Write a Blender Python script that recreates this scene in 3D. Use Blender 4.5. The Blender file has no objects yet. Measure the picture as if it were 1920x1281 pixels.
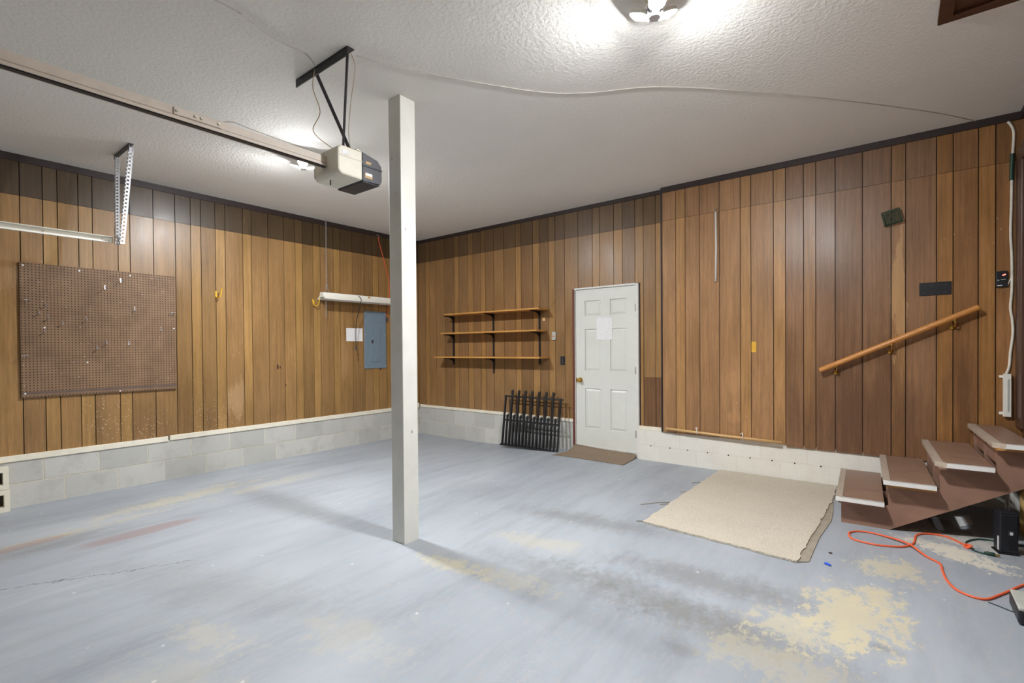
import bpy, math, random
from mathutils import Vector, Matrix
R = math.radians
scene = bpy.context.scene
col = scene.collection
random.seed(7)

# ------------------------------------------------------------------ camera, world, exposure
H_CAM, YAW, PITCH, ROLL = 1.33, 0.664931, -0.010429, -0.0079507
fw = Vector((-math.sin(YAW)*math.cos(PITCH), math.cos(YAW)*math.cos(PITCH), math.sin(PITCH)))
r0 = Vector((math.cos(YAW), math.sin(YAW), 0)); u0 = r0.cross(fw)
rr = math.cos(ROLL)*r0 + math.sin(ROLL)*u0
uu = -math.sin(ROLL)*r0 + math.cos(ROLL)*u0
cam_d = bpy.data.cameras.new('camera')
cam = bpy.data.objects.new('camera', cam_d); col.objects.link(cam)
M = Matrix((rr, uu, -fw)).transposed().to_4x4(); M.translation = (0, 0, H_CAM)
cam.matrix_world = M
cam_d.sensor_width = 36.0; cam_d.lens = 36.0*918.979/1920; cam_d.shift_y = (662.36-640.5)/1920
cam_d.clip_start = 0.02; cam_d.clip_end = 100
scene.camera = cam
world = bpy.data.worlds.new('world'); scene.world = world; world.use_nodes = True
world.node_tree.nodes['Background'].inputs[0].default_value = (0.5, 0.55, 0.6, 1)
world.node_tree.nodes['Background'].inputs[1].default_value = 0.3
scene.view_settings.view_transform = 'Standard'
scene.view_settings.look = 'None'
scene.view_settings.gamma = 1.0
scene.view_settings.use_curve_mapping = False
scene.view_settings.exposure = 1.0
scene.cycles.diffuse_bounces = 10
scene.cycles.max_bounces = 14
LAMP = 1150.0          # radiance of the LED panels

# ------------------------------------------------------------------ dimensions (metres)
XL, YB, YBB, XR, YF = -6.408, 5.60, 5.539, 0.80, -1.75
ZC = 3.162; SEAM = 2.782; SILL = 0.379; SILL_B = 0.335

def sst(a, b, x):
    t = min(1, max(0, (x-a)/(b-a))); return t*t*(3-2*t)
def fz(x, y):         # the slab falls gently away from the house door
    return -.11 + .095*sst(-5.2, -3.0, x)*min(1, max(0, (y-1.5)/4.1))

# ------------------------------------------------------------------ material helpers
def lin(r, g, b):
    f = lambda c: (c/255/12.92) if c/255 <= .04045 else ((c/255+.055)/1.055)**2.4
    return (f(r), f(g), f(b), 1)

class T:
    def __init__(s, name):
        s.m = bpy.data.materials.new(name); s.m.use_nodes = True
        s.nt = s.m.node_tree; s.b = s.nt.nodes['Principled BSDF']
    def n(s, typ, ins=None, **pr):
        nd = s.nt.nodes.new(typ)
        for k, v in pr.items(): setattr(nd, k, v)
        for k, v in (ins or {}).items(): s.put(nd.inputs[k], v)
        return nd
    def put(s, sock, v):
        if hasattr(v, 'is_output') and v.is_output: s.nt.links.new(v, sock)
        else: sock.default_value = v
    def pos(s): return s.n('ShaderNodeNewGeometry').outputs['Position']
    def obj(s): return s.n('ShaderNodeTexCoord').outputs['Object']
    def map(s, vec, scale=(1, 1, 1), loc=(0, 0, 0), rot=(0, 0, 0), t='POINT'):
        return s.n('ShaderNodeMapping', {'Vector': vec, 'Scale': scale, 'Location': loc, 'Rotation': rot}, vector_type=t).outputs[0]
    def noise(s, vec, scale, detail=3, rough=.55):
        return s.n('ShaderNodeTexNoise', {'Vector': vec, 'Scale': scale, 'Detail': detail, 'Roughness': rough}).outputs['Fac']
    def rng(s, v, a, b, c=0., d=1., smooth=False):
        nd = s.n('ShaderNodeMapRange', {0: v, 1: a, 2: b, 3: c, 4: d}, interpolation_type='SMOOTHSTEP' if smooth else 'LINEAR')
        return nd.outputs[0]
    def math(s, op, a, b=0.):
        return s.n('ShaderNodeMath', {0: a, 1: b}, operation=op).outputs[0]
    def mix(s, f, a, b, mode='MIX'):
        nd = s.n('ShaderNodeMix', data_type='RGBA', blend_type=mode)
        s.put(nd.inputs[0], f); s.put(nd.inputs[6], a); s.put(nd.inputs[7], b)
        return nd.outputs[2]
    def bump(s, h, strength=.3, dist=.01):
        nd = s.n('ShaderNodeBump', {'Height': h, 'Strength': strength, 'Distance': dist})
        s.put(s.b.inputs['Normal'], nd.outputs[0])
    def set(s, color=None, rough=None, metal=None, spec=None):
        if color is not None: s.put(s.b.inputs['Base Color'], color)
        if rough is not None: s.put(s.b.inputs['Roughness'], rough)
        if metal is not None: s.put(s.b.inputs['Metallic'], metal)
        if spec is not None: s.put(s.b.inputs['Specular IOR Level'], spec)
        return s.m

def plain(name, rgb, rough=.5, metal=0., vary=.12, scale=14., bump=0.):
    t = T(name); p = t.pos(); c = lin(*rgb)
    n = t.noise(p, scale, 4)
    k = t.rng(n, .3, .7, 1-vary, 1+vary)
    cc = t.mix(1., c, t.n('ShaderNodeCombineColor', {0: k, 1: k, 2: k}).outputs[0], 'MULTIPLY')
    if bump: t.bump(t.noise(p, 220., 2), bump, .004)
    return t.set(cc, rough, metal)

def plank_material():
    t = T('plank_wood'); p = t.pos()
    info = t.n('ShaderNodeObjectInfo')
    rnd = info.outputs['Random']
    off = t.n('ShaderNodeCombineXYZ', {2: t.math('MULTIPLY', rnd, 40.)}).outputs[0]
    pv = t.n('ShaderNodeVectorMath', {0: p, 1: off}, operation='ADD').outputs[0]
    grain = t.noise(t.map(pv, (55, 55, 1.6)), 1.0, 6, .6)
    fine = t.noise(t.map(pv, (260, 260, 9)), 1.0, 3, .6)
    blot = t.noise(t.map(pv, (3.2, 3.2, 1.3)), 1.0, 4, .55)
    k = t.math('MULTIPLY', t.rng(grain, .25, .75, .72, 1.25), t.rng(fine, .3, .7, .84, 1.14))
    k = t.math('MULTIPLY', k, t.rng(blot, .3, .7, .82, 1.16))
    kc = t.n('ShaderNodeCombineColor', {0: k, 1: k, 2: k}).outputs[0]
    c = t.mix(1., info.outputs['Color'], kc, 'MULTIPLY')
    # scuffs and rubbed patches in the finish
    sc = t.noise(t.map(p, (7, 7, 1.1), rot=(.2, .15, 0)), 1.6, 8, .68)
    m1 = t.rng(sc, .66, .76, 0., .45, True)
    c = t.mix(m1, c, lin(196, 152, 108))
    sp = t.n('ShaderNodeTexVoronoi', {'Vector': p, 'Scale': 16.}).outputs['Distance']
    gate = t.rng(t.noise(p, 1.1, 2), .58, .66, 0., 1.)
    m2 = t.math('MULTIPLY', t.rng(sp, .05, .10, .75, 0.), gate)
    c = t.mix(m2, c, lin(215, 195, 165))
    def patch(cx, cy, cz, rx, ry, rz, amt, k, soft=.5):
        v = t.map(p, (rx, ry, rz), (cx, cy, cz), (0, 0, 0), 'TEXTURE')
        d = t.n('ShaderNodeVectorMath', {0: v}, operation='LENGTH').outputs['Value']
        d = t.math('ADD', d, t.rng(sc, .3, .7, -k*.5, k*.5))
        return t.rng(d, 1.-soft, 1.+soft*.4, amt, 0., True)
    # hand grime by the stairs, torn veneer strip, smears and plaster splashes
    c = t.mix(patch(-.25, YBB, .62, .85, .3, .62, .5, 1.0, .9), c, lin(84, 56, 42))
    c = t.mix(patch(.42, YBB, .95, .12, .3, .5, .35, 1.0, .9), c, lin(84, 56, 42))
    c = t.mix(patch(.015, YBB, 1.85, .038, .3, .5, .5, 2.6, .4), c, lin(212, 168, 116))
    c = t.mix(patch(-1.35, YBB, .95, .12, .3, .14, .35, 1.2), c, lin(196, 150, 100))
    c = t.mix(patch(-1.36, YBB, .58, .09, .3, .07, .35, .6), c, lin(196, 150, 100))
    c = t.mix(patch(XL, 2.66, .74, .3, .1, .22, .45, 1.4), c, lin(196, 160, 118))
    c = t.mix(patch(XL, 4.16, 1.2, .3, .08, .35, .3, 1.4), c, lin(190, 150, 110))
    v2 = t.n('ShaderNodeTexVoronoi', {'Vector': p, 'Scale': 42.}).outputs['Distance']
    spl = t.rng(v2, .10, .2, .9, 0.)
    for cy_, cz_, ry_ in ((1.42, .66, .3), (2.42, .52, .28), (1.75, .5, .2)):
        c = t.mix(t.math('MULTIPLY', spl, patch(XL, cy_, cz_, .3, ry_, .24, 1., 1.6)), c, lin(232, 222, 206))
    t.bump(grain, .12, .004)
    return t.set(c, t.rng(blot, .3, .7, .30, .44), spec=.5)

def stain(t, p, ns, cx, cy, rx, ry, ang=0., amt=1., soft=.45, k=1.1):
    v = t.map(p, (rx, ry, 1000.), (cx, cy, 0), (0, 0, R(ang)), 'TEXTURE')
    d = t.n('ShaderNodeVectorMath', {0: v}, operation='LENGTH').outputs['Value']
    d = t.math('ADD', d, t.rng(ns, .3, .7, -k*.5, k*.5))
    return t.rng(d, 1.-soft, 1.+soft*.4, amt, 0., True)

def floor_material():
    t = T('painted_concrete'); p = t.pos()
    big = t.noise(t.map(p, (.9, .45, 1)), 1.3, 4, .55)
    streak = t.noise(t.map(p, (5., .8, 1), rot=(0, 0, R(4))), 1.2, 6, .65)
    fine = t.noise(t.map(p, (24, 9, 1)), 1.0, 5, .7)
    wisp = t.noise(t.map(p, (4.2, 2.6, 1), rot=(0, 0, R(-12))), 1.9, 9, .72)
    grit = t.noise(p, 130., 2)
    chip = t.noise(t.map(p, (1, .7, 1)), 22., 8, .8)
    wear = t.math('ADD', t.math('MULTIPLY', wisp, .42), t.math('MULTIPLY', chip, .58))
    c = t.mix(t.rng(big, .3, .7), lin(146, 153, 162), lin(170, 177, 184))
    c = t.mix(t.rng(streak, .48, .75, 0., .38), c, lin(124, 128, 132))
    c = t.mix(t.rng(fine, .50, .75, 0., .45), c, lin(178, 171, 168))
    c = t.mix(t.rng(wisp, .66, .78, 0., .35), c, lin(182, 177, 160))
    tan, pale, dark, red = lin(198, 189, 160), lin(216, 210, 194), lin(108, 106, 100), lin(146, 116, 110)
    S = []
    # worn tracks and tyre marks
    for a in [(-1.95, 3.47, .75, .16, 8, .55, .6), (-.98, 2.62, .85, .17, -6, .62, .6), (-.85, 3.02, .75, .17, 4, .6, .6),
              (-1.66, 2.56, .7, .18, 0, .4, .7), (-4.45, 2.3, .8, .2, 2, .3, .7), (-.62, 2.55, .5, .22, 0, .4, .7),
              (-.05, 2.84, .09, .045, 0, .5, .3), (-.8, 2.29, .09, .07, 0, .5, .3), (-3.1, 1.25, 1.2, .25, 20, .3, .8),
              (-4.95, .75, .16, .5, 6, .45, .6), (-3.2, 3.6, .8, .3, 5, .22, .8)]:
        c = t.mix(stain(t, p, wear, a[0], a[1], a[2], a[3], a[4], a[5]*.8, soft=.9, k=1.5), c, dark)
    # paint worn through to the bare slab
    for a in [(-.19, 3.07, .20, .32, -8, .95, .3), (-.38, 2.78, .24, .17, 0, .7, .5), (-.08, 3.33, .12, .18, 0, .9, .3),
              (-.02, 3.80, .16, .16, 10, .8, .5), (-2.28, 2.27, .28, .07, 6, .65, .5), (-1.95, 2.33, .35, .09, 4, .4, .6),
              (-2.05, 2.9, .35, .12, 10, .4, .7), (-5.5, 1.75, .13, .7, 8, .6, .5), (-5.3, 2.6, .10, .5, 6, .4, .5),
              (-5.15, .75, .06, .8, 4, .55, .5), (-2.5, .75, .3, .15, 30, .22, .6), (-2.15, 1.42, .3, .14, 10, .25, .6),
              (-.45, 2.45, .3, .16, 0, .45, .6), (-2.7, 1.0, .25, .1, 20, .35, .6)]:
        c = t.mix(stain(t, p, wear, *a[:5], a[5]*.85, soft=a[6]*.9, k=3.4), c, tan)
    for a in [(.32, 4.31, .22, .11, -24, .95, .3), (.47, 4.17, .14, .05, -25, .8, .4), (.2, 4.42, .22, .08, -10, .6, .4),
              (.45, 4.62, .35, .14, 0, .6, .5)]:
        c = t.mix(stain(t, p, wear, *a[:6], soft=a[6], k=3.4), c, pale)
    for a in [(-4.72, 1.2, .1, .4, 6, .5, .5), (-5.1, .62, .08, .35, 6, .5, .5)]:
        c = t.mix(stain(t, p, streak, *a[:6], soft=a[6]), c, red)
    # hairline crack across the bay
    jig = t.rng(t.noise(p, 5., 6, .7), .3, .7, -.05, .05)
    v = t.map(p, (1, 1, 1), (-4.06, .78, 0), (0, 0, R(61.5)), 'TEXTURE')
    xyz = t.n('ShaderNodeSeparateXYZ', {0: v})
    dy = t.math('ABSOLUTE', t.math('ADD', xyz.outputs[1], jig))
    along = t.rng(t.math('ABSOLUTE', xyz.outputs[0]), .5, .62, 1., 0.)
    cr = t.math('MULTIPLY', t.rng(dy, .002, .007, .75, 0.), along)
    c = t.mix(cr, c, lin(60, 58, 54))
    sp = t.n('ShaderNodeTexVoronoi', {'Vector': p, 'Scale': 5.}).outputs['Distance']
    c = t.mix(t.rng(sp, .03, .06, .5, 0.), c, lin(232, 230, 222))
    t.bump(t.math('ADD', grit, t.math('MULTIPLY', fine, 1.5)), .10, .003)
    return t.set(c, t.rng(streak, .3, .7, .42, .58), spec=.4)

def ceiling_material():
    t = T('textured_ceiling'); p = t.pos()
    n1 = t.noise(p, 42., 5, .62); n2 = t.noise(t.map(p, (1, 1, 1)), .8, 3)
    c = t.mix(t.rng(n2, .3, .7), lin(234, 232, 226), lin(241, 239, 233))
    c = t.mix(t.rng(n1, .58, .8, 0., .25), c, lin(205, 202, 196))
    t.bump(n1, .45, .012)
    return t.set(c, .85, spec=.2)

def block_material(name, a, b, stainc, bump=.35):
    t = T(name); p = t.pos()
    r = t.n('ShaderNodeObjectInfo').outputs['Random']
    n = t.noise(p, 5., 5, .6); g = t.noise(p, 120., 3, .7)
    c = t.mix(t.rng(r, 0., 1.), lin(*a), lin(*b))
    c = t.mix(t.rng(n, .5, .72, 0., .6), c, lin(*stainc))
    c = t.mix(t.rng(g, .5, .8, 0., .3), c, lin(120, 120, 118))
    t.bump(g, bump, .006)
    return t.set(c, .88, spec=.2)

def pegboard_material():
    t = T('pegboard_hardboard'); p = t.pos()
    xyz = t.n('ShaderNodeSeparateXYZ', {0: p})
    ds = []
    for i, o in ((1, .7600), (2, .8970)):
        f = t.math('FRACT', t.math('DIVIDE', t.math('SUBTRACT', xyz.outputs[i], o), .0254))
        ds.append(t.math('SUBTRACT', f, .5))
    d = t.math('SQRT', t.math('ADD', t.math('MULTIPLY', ds[0], ds[0]), t.math('MULTIPLY', ds[1], ds[1])))
    hole = t.rng(d, .16, .24, 1., 0.)
    n = t.noise(p, 6., 4)
    c = t.mix(t.rng(n, .3, .7), lin(120, 94, 70), lin(140, 111, 84))
    sp = t.n('ShaderNodeTexVoronoi', {'Vector': p, 'Scale': 14.}).outputs['Distance']
    c = t.mix(t.rng(sp, .05, .09, .6, 0.), c, lin(208, 192, 175))
    c = t.mix(hole, c, lin(48, 34, 30))
    t.bump(t.math('SUBTRACT', 1., hole), .6, .004)
    return t.set(c, .55, spec=.4)

def carpet_material():
    t = T('berber_carpet'); p = t.pos()
    v = t.n('ShaderNodeTexVoronoi', {'Vector': p, 'Scale': 150.}).outputs['Distance']
    n = t.noise(p, 140., 3, .7); w = t.noise(p, 2.2, 3)
    c = t.mix(t.rng(n, .35, .65), lin(204, 195, 178), lin(224, 216, 200))
    c = t.mix(t.rng(v, .5, .8, 0., .5), c, lin(178, 167, 148))
    c = t.mix(t.rng(w, .5, .75, 0., .25), c, lin(188, 178, 160))
    t.bump(t.math('SUBTRACT', 1., v), .8, .008)
    return t.set(c, .95, spec=.1)

def wood_simple(name, a, b, axis='x', rough=.45):
    t = T(name); p = t.pos()
    sc = {'x': (3, 60, 60), 'y': (60, 3, 60), 'z': (60, 60, 3)}[axis]
    n = t.noise(t.map(p, sc), 1., 5, .6)
    return t.set(t.mix(t.rng(n, .3, .7), lin(*a), lin(*b)), rough)

def tread_material():
    t = T('worn_brown_tread_paint'); p = t.pos()
    n = t.noise(t.map(p, (6, 9, 6)), 1.4, 7, .7); g = t.noise(p, 60., 3)
    c = t.mix(t.rng(n, .3, .7), lin(128, 100, 84), lin(152, 123, 104))
    c = t.mix(t.rng(n, .62, .74, 0., .6), c, lin(186, 165, 142))
    t.bump(g, .08, .003)
    return t.set(c, t.rng(n, .3, .7, .3, .5))

def emit(name, rgb, strength):
    t = T(name); t.put(t.b.inputs['Emission Color'], rgb); t.put(t.b.inputs['Emission Strength'], strength)
    return t.set((.8, .8, .8, 1), .4)

def paper_material():
    t = T('printed_paper'); p = t.pos()
    n = t.noise(t.map(p, (40, 40, 90)), 1., 2)
    return t.set(t.mix(t.rng(n, .55, .7, 0., .35), lin(238, 238, 238), lin(170, 170, 176)), .7)

MT = dict(
    plank=plank_material(), floor=floor_material(), ceil=ceiling_material(), peg=pegboard_material(),
    carpet=carpet_material(), tread=tread_material(), paper=paper_material(),
    block=block_material('grey_block', (188, 188, 183), (208, 207, 201), (176, 173, 165)),
    wblock=block_material('white_painted_block', (234, 231, 222), (238, 236, 228), (226, 222, 210), .15),
    mortar=plain('mortar', (214, 208, 192), .9, bump=.3), wmortar=plain('painted_mortar', (214, 208, 196), .9),
    groove=plain('dark_groove', (44, 28, 26), .7), trim=plain('dark_trim', (46, 34, 32), .5),
    sill=plain('cream_sill_paint', (236, 230, 212), .6, vary=.06, bump=.1),
    white=plain('white_paint', (226, 226, 220), .45, vary=.04), post=plain('post_paint', (228, 228, 220), .5, vary=.05, scale=6),
    door=plain('door_paint', (222, 224, 217), .4, vary=.03, scale=4), jamb=plain('red_brown_jamb', (108, 58, 46), .5),
    brown=plain('brown_paint', (150, 116, 98), .45, vary=.1, scale=10), dbrown=wood_simple('dark_brown_casing', (74, 52, 42), (98, 72, 58), 'z', .35),
    hatch=wood_simple('hatch_wood', (66, 40, 28), (92, 58, 40), 'x', .5),
    nosing=plain('worn_nosing', (176, 162, 146), .5, vary=.15, scale=30), wstrip=plain('white_strip', (236, 235, 232), .5, vary=.04),
    shelf=wood_simple('shelf_pine', (184, 130, 62), (206, 154, 84), 'x'), railw=wood_simple('handrail_oak', (190, 124, 58), (214, 150, 78), 'x', .35),
    bamboo=wood_simple('dowel_wood', (214, 172, 110), (232, 196, 140), 'x', .5), log=wood_simple('bare_timber', (172, 138, 80), (204, 172, 112), 'z', .7),
    black=plain('black_metal', (26, 26, 30), .45, vary=.15), bplastic=plain('black_plastic', (34, 35, 40), .4),
    dgrey=plain('dark_grey_plastic', (70, 70, 76), .45), cream=plain('cream_plastic', (226, 222, 206), .5, vary=.04),
    beige=plain('beige_rail_paint', (206, 194, 180), .5, vary=.06), galv=plain('galvanised_steel', (208, 210, 214), .35, .55, vary=.08),
    wmetal=plain('white_metal', (236, 234, 224), .4, vary=.03), steel=plain('chrome', (225, 225, 228), .2, .95, vary=.03),
    bluegrey=plain('blue_grey_enamel', (118, 136, 150), .45, vary=.05), brass=plain('brass', (206, 166, 84), .25, .95),
    yellow=plain('yellow_vinyl', (226, 178, 40), .45), orange=plain('orange_rubber', (236, 104, 62), .5, vary=.05),
    green=plain('green_rubber', (28, 62, 48), .5), dgreen=plain('green_wire', (38, 66, 46), .5),
    wcable=plain('white_cable', (232, 228, 214), .5), ccable=plain('painted_cable', (190, 185, 176), .7), tcable=plain('tan_cable', (164, 140, 104), .6),
    mat=plain('brown_mat_fibre', (134, 117, 98), .95, vary=.2, scale=90, bump=.6), backing=plain('carpet_backing', (154, 146, 131), .9, bump=.4),
    gbox=plain('grey_box', (176, 178, 170), .5), gold=plain('gold_label', (188, 152, 104), .5), wlabel=plain('white_label', (226, 226, 226), .5),
    note=plain('yellow_note', (228, 178, 62), .7), blue=plain('blue_foil', (48, 92, 214), .35), board=plain('grey_board', (136, 138, 140), .7),
    hinge=plain('hinge_metal', (170, 166, 150), .4, .6), knot=plain('dark_knot', (58, 36, 24), .7), cored=plain('core_shadow', (70, 66, 60), .95),
    bandc=plain('grimy_hardboard', (100, 82, 72), .6), lens=emit('led_lens', (.97, .985, 1., 1), LAMP), led=emit('red_led', (1., .06, .03, 1), 2.2),
)

# ------------------------------------------------------------------ mesh helpers
class MB:
    def __init__(s): s.v = []; s.f = []
    def add(s, vs, fs):
        o = len(s.v); s.v += [Vector(v) for v in vs]; s.f += [tuple(o+i for i in f) for f in fs]; return s
    def box(s, x0, x1, y0, y1, z0, z1):
        return s.add([(x, y, z) for x in (x0, x1) for y in (y0, y1) for z in (z0, z1)],
                     [(0, 1, 3, 2), (4, 6, 7, 5), (0, 4, 5, 1), (2, 3, 7, 6), (0, 2, 6, 4), (1, 5, 7, 3)])
    def obox(s, c, size, rot):
        m = MB().box(-size[0]/2, size[0]/2, -size[1]/2, size[1]/2, -size[2]/2, size[2]/2)
        return s.add([rot @ v + Vector(c) for v in m.v], m.f)
    def bar(s, a, b, w, h, up=(0, 0, 1)):          # rectangular bar from a to b
        a, b = Vector(a), Vector(b); d = (b-a).normalized(); u = Vector(up)
        if abs(d.dot(u)) > .98: u = Vector((0, 1, 0))
        x = d.cross(u).normalized(); y = x.cross(d)
        vs = [p + x*w/2*i + y*h/2*j for p in (a, b) for i, j in ((-1, -1), (1, -1), (1, 1), (-1, 1))]
        return s.add(vs, [(3, 2, 1, 0), (4, 5, 6, 7), (0, 1, 5, 4), (1, 2, 6, 5), (2, 3, 7, 6), (3, 0, 4, 7)])
    def tube(s, pts, r, n=8, closed=False, radii=None):
        pts = [Vector(p) for p in pts]; N = len(pts); vs = []; fs = []; prev = None
        for i, p in enumerate(pts):
            a = pts[(i-1) % N] if (i or closed) else p; b = pts[(i+1) % N] if (i < N-1 or closed) else p
            d = (b-a).normalized()
            if prev is None:
                u = Vector((0, 0, 1)) if abs(d.z) < .9 else Vector((1, 0, 0))
                x = d.cross(u).normalized()
            else: x = (prev - d*prev.dot(d)).normalized()
            prev = x; y = d.cross(x); q = radii[i] if radii else r
            for k in range(n):
                t = 2*math.pi*k/n; vs.append(p + (x*math.cos(t)+y*math.sin(t))*q)
        M_ = N if closed else N-1
        for i in range(M_):
            for k in range(n):
                a = i*n+k; b = i*n+(k+1) % n; c = ((i+1) % N)*n+(k+1) % n; d = ((i+1) % N)*n+k
                fs.append((a, b, c, d))
        if not closed: fs += [tuple(range(n-1, -1, -1)), tuple(range((N-1)*n, N*n))]
        return s.add(vs, fs)
    def cyl(s, a, b, r, n=16, r2=None): return s.tube([a, b], r, n, radii=[r, r if r2 is None else r2])
    def prism(s, poly, fn, a, b):                   # poly of 2d points, fn(p2, h) -> 3d
        n = len(poly)
        vs = [fn(p, a) for p in poly] + [fn(p, b) for p in poly]
        return s.add(vs, [tuple(range(n-1, -1, -1)), tuple(range(n, 2*n))] + [(i, (i+1) % n, n+(i+1) % n, n+i) for i in range(n)])
    def sphere(s, c, r, nu=12, nv=8, sc=(1, 1, 1)):
        c = Vector(c); vs = [c+Vector((0, 0, r*sc[2]))]
        for j in range(1, nv):
            t = math.pi*j/nv
            vs += [c+Vector((r*sc[0]*math.sin(t)*math.cos(2*math.pi*i/nu), r*sc[1]*math.sin(t)*math.sin(2*math.pi*i/nu), r*sc[2]*math.cos(t))) for i in range(nu)]
        vs.append(c-Vector((0, 0, r*sc[2]))); L = len(vs)-1
        fs = [(0, 1+i, 1+(i+1) % nu) for i in range(nu)]
        for j in range(nv-2):
            fs += [(1+j*nu+i, 1+(j+1)*nu+i, 1+(j+1)*nu+(i+1) % nu, 1+j*nu+(i+1) % nu) for i in range(nu)]
        fs += [(L, 1+(nv-2)*nu+(i+1) % nu, 1+(nv-2)*nu+i) for i in range(nu)]
        return s.add(vs, fs)
    def xf(s, m): s.v = [m @ v for v in s.v]; return s
    def build(s, name, mat, parent=None, smooth=False, bevel=0., color=None, fix=False):
        off = Vector((0, 0, 0)); q = parent
        while q is not None: off += q.location; q = q.parent
        me = bpy.data.meshes.new(name)
        me.from_pydata([tuple(v-off) for v in s.v], [], s.f)
        import bmesh
        bm = bmesh.new(); bm.from_mesh(me); bmesh.ops.recalc_face_normals(bm, faces=bm.faces); bm.to_mesh(me); bm.free()
        me.materials.append(MT[mat] if isinstance(mat, str) else mat)
        if smooth:
            for p in me.polygons: p.use_smooth = True
        o = bpy.data.objects.new(name, me); col.objects.link(o)
        if parent is not None: o.parent = parent
        if color: o.color = color
        if bevel:
            b = o.modifiers.new('bevel', 'BEVEL'); b.width = bevel; b.segments = 2; b.limit_method = 'ANGLE'
        return o

def tag(o, label=None, cat=None, group=None, kind=None):
    for k, v in (('label', label), ('category', cat), ('group', group), ('kind', kind)):
        if v: o[k] = v
    return o
def thing(name, loc, label, cat, group=None):
    o = bpy.data.objects.new(name, None); o.location = loc; o.empty_display_size = .1; col.objects.link(o)
    return tag(o, label, cat, group)
def struct(o): o['kind'] = 'structure'; return o
def box(*a): return MB().box(*a)
def catmull(P, n=8):
    P = [Vector(p) for p in P]; out = []
    for i in range(len(P)-1):
        p0 = P[max(i-1, 0)]; p1 = P[i]; p2 = P[i+1]; p3 = P[min(i+2, len(P)-1)]
        for k in range(n):
            t = k/n
            out.append(.5*((2*p1)+(p2-p0)*t+(2*p0-5*p1+4*p2-p3)*t*t+(3*p1-p0-3*p2+p3)*t**3))
    return out+[P[-1]]

# ------------------------------------------------------------------ room shell
g = MB(); NX, NY = 37, 38
xs = [XL-.15+(XR+.15-XL+.15)*i/(NX-1) for i in range(NX)]; ys = [YF-.15+(YB+.15-YF+.15)*j/(NY-1) for j in range(NY)]
top = [(x, y, fz(x, y)) for x in xs for y in ys]
g.add(top+[(x, y, -.3) for x, y, z in top], [])
n0 = NX*NY
for i in range(NX-1):
    for j in range(NY-1):
        a = i*NY+j; q = (a, a+NY, a+NY+1, a+1); g.f.append(q); g.f.append(tuple(n0+k for k in reversed(q)))
for i in range(NX-1):
    for a, b in ((i*NY, (i+1)*NY), (i*NY+NY-1, (i+1)*NY+NY-1)): g.f.append((a, b, n0+b, n0+a))
for j in range(NY-1):
    for a, b in ((j, j+1), ((NX-1)*NY+j, (NX-1)*NY+j+1)): g.f.append((a, b, n0+b, n0+a))
floor = struct(g.build('floor', 'floor', smooth=False))
ceiling = struct(box(XL-.15, XR+.15, YF-.15, YB+.15, ZC, ZC+.12).build('ceiling', 'ceil'))
wall_left = struct(box(XL-.15, XL-.013, YF-.15, YB+.15, -.25, ZC).build('wall_left', 'groove'))
DX0, DX1, DZ0, DZ1 = -3.345, -2.452, -.02, 2.095     # rough opening of the house door
w = MB().box(XL-.15, DX0, YB+.013, YB+.15, -.25, ZC).box(DX1, XR+.15, YB+.013, YB+.15, -.25, ZC).box(DX0, DX1, YB+.013, YB+.15, DZ1, ZC).box(DX0, DX1, YB+.12, YB+.15, -.25, DZ1)
wall_back = struct(w.build('wall_back', 'groove'))
DRY0, DRY1, DRZ0, DRZ1 = 4.42, 5.32, .70, 2.74       # doorway at the head of the stairs
w = MB().box(XR, XR+.15, YF-.15, DRY0, -.25, ZC).box(XR, XR+.15, DRY1, YB+.15, -.25, ZC).box(XR, XR+.15, DRY0, DRY1, DRZ1, ZC).box(XR, XR+.15, DRY0, DRY1, -.25, DRZ0)
wall_right = struct(w.build('wall_right', 'groove'))
wall_front = struct(box(XL-.15, XR+.15, YF-.15, YF, -.25, ZC).build('wall_front', 'backing'))

def tone(kind, w, rnd):
    pal = {'left': [(163, 123, 68), (150, 112, 66), (142, 106, 60), (158, 118, 68)],
           'A': [(164, 122, 70), (144, 107, 66), (137, 101, 62), (152, 113, 68)],
           'B': [(182, 134, 80), (166, 121, 78), (158, 115, 74), (173, 127, 82)],
           'C': [(158, 113, 68), (142, 102, 68), (134, 95, 63), (150, 108, 72)]}[kind]
    c = pal[0] if w < .125 else random.choice(pal[1:])
    return c
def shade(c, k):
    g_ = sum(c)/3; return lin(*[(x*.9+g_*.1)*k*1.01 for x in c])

# paneling of the side wall
pat = [0, .155, .26, .414, .523, .728, .831, 1.04]
GL = sorted(y for k in range(-3, 5) for y in (.779+1.2465*k+o for o in pat) if YF+.05 < y < YB-.05)
GL = [YF]+GL+[YB-.002]
GAP = .0035
for y0, y1 in zip(GL, GL[1:]):
    c = tone('left', y1-y0, 0)
    box(XL-.013, XL, y0+GAP, y1-GAP, SILL-.01, SEAM-.0015).build('plank', 'plank', wall_left, color=shade(c, 1))
    box(XL-.013, XL-.001, y0+GAP, y1-GAP, SEAM+.0015, ZC-.03).build('plank', 'plank', wall_left, color=shade(c, .50))
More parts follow.
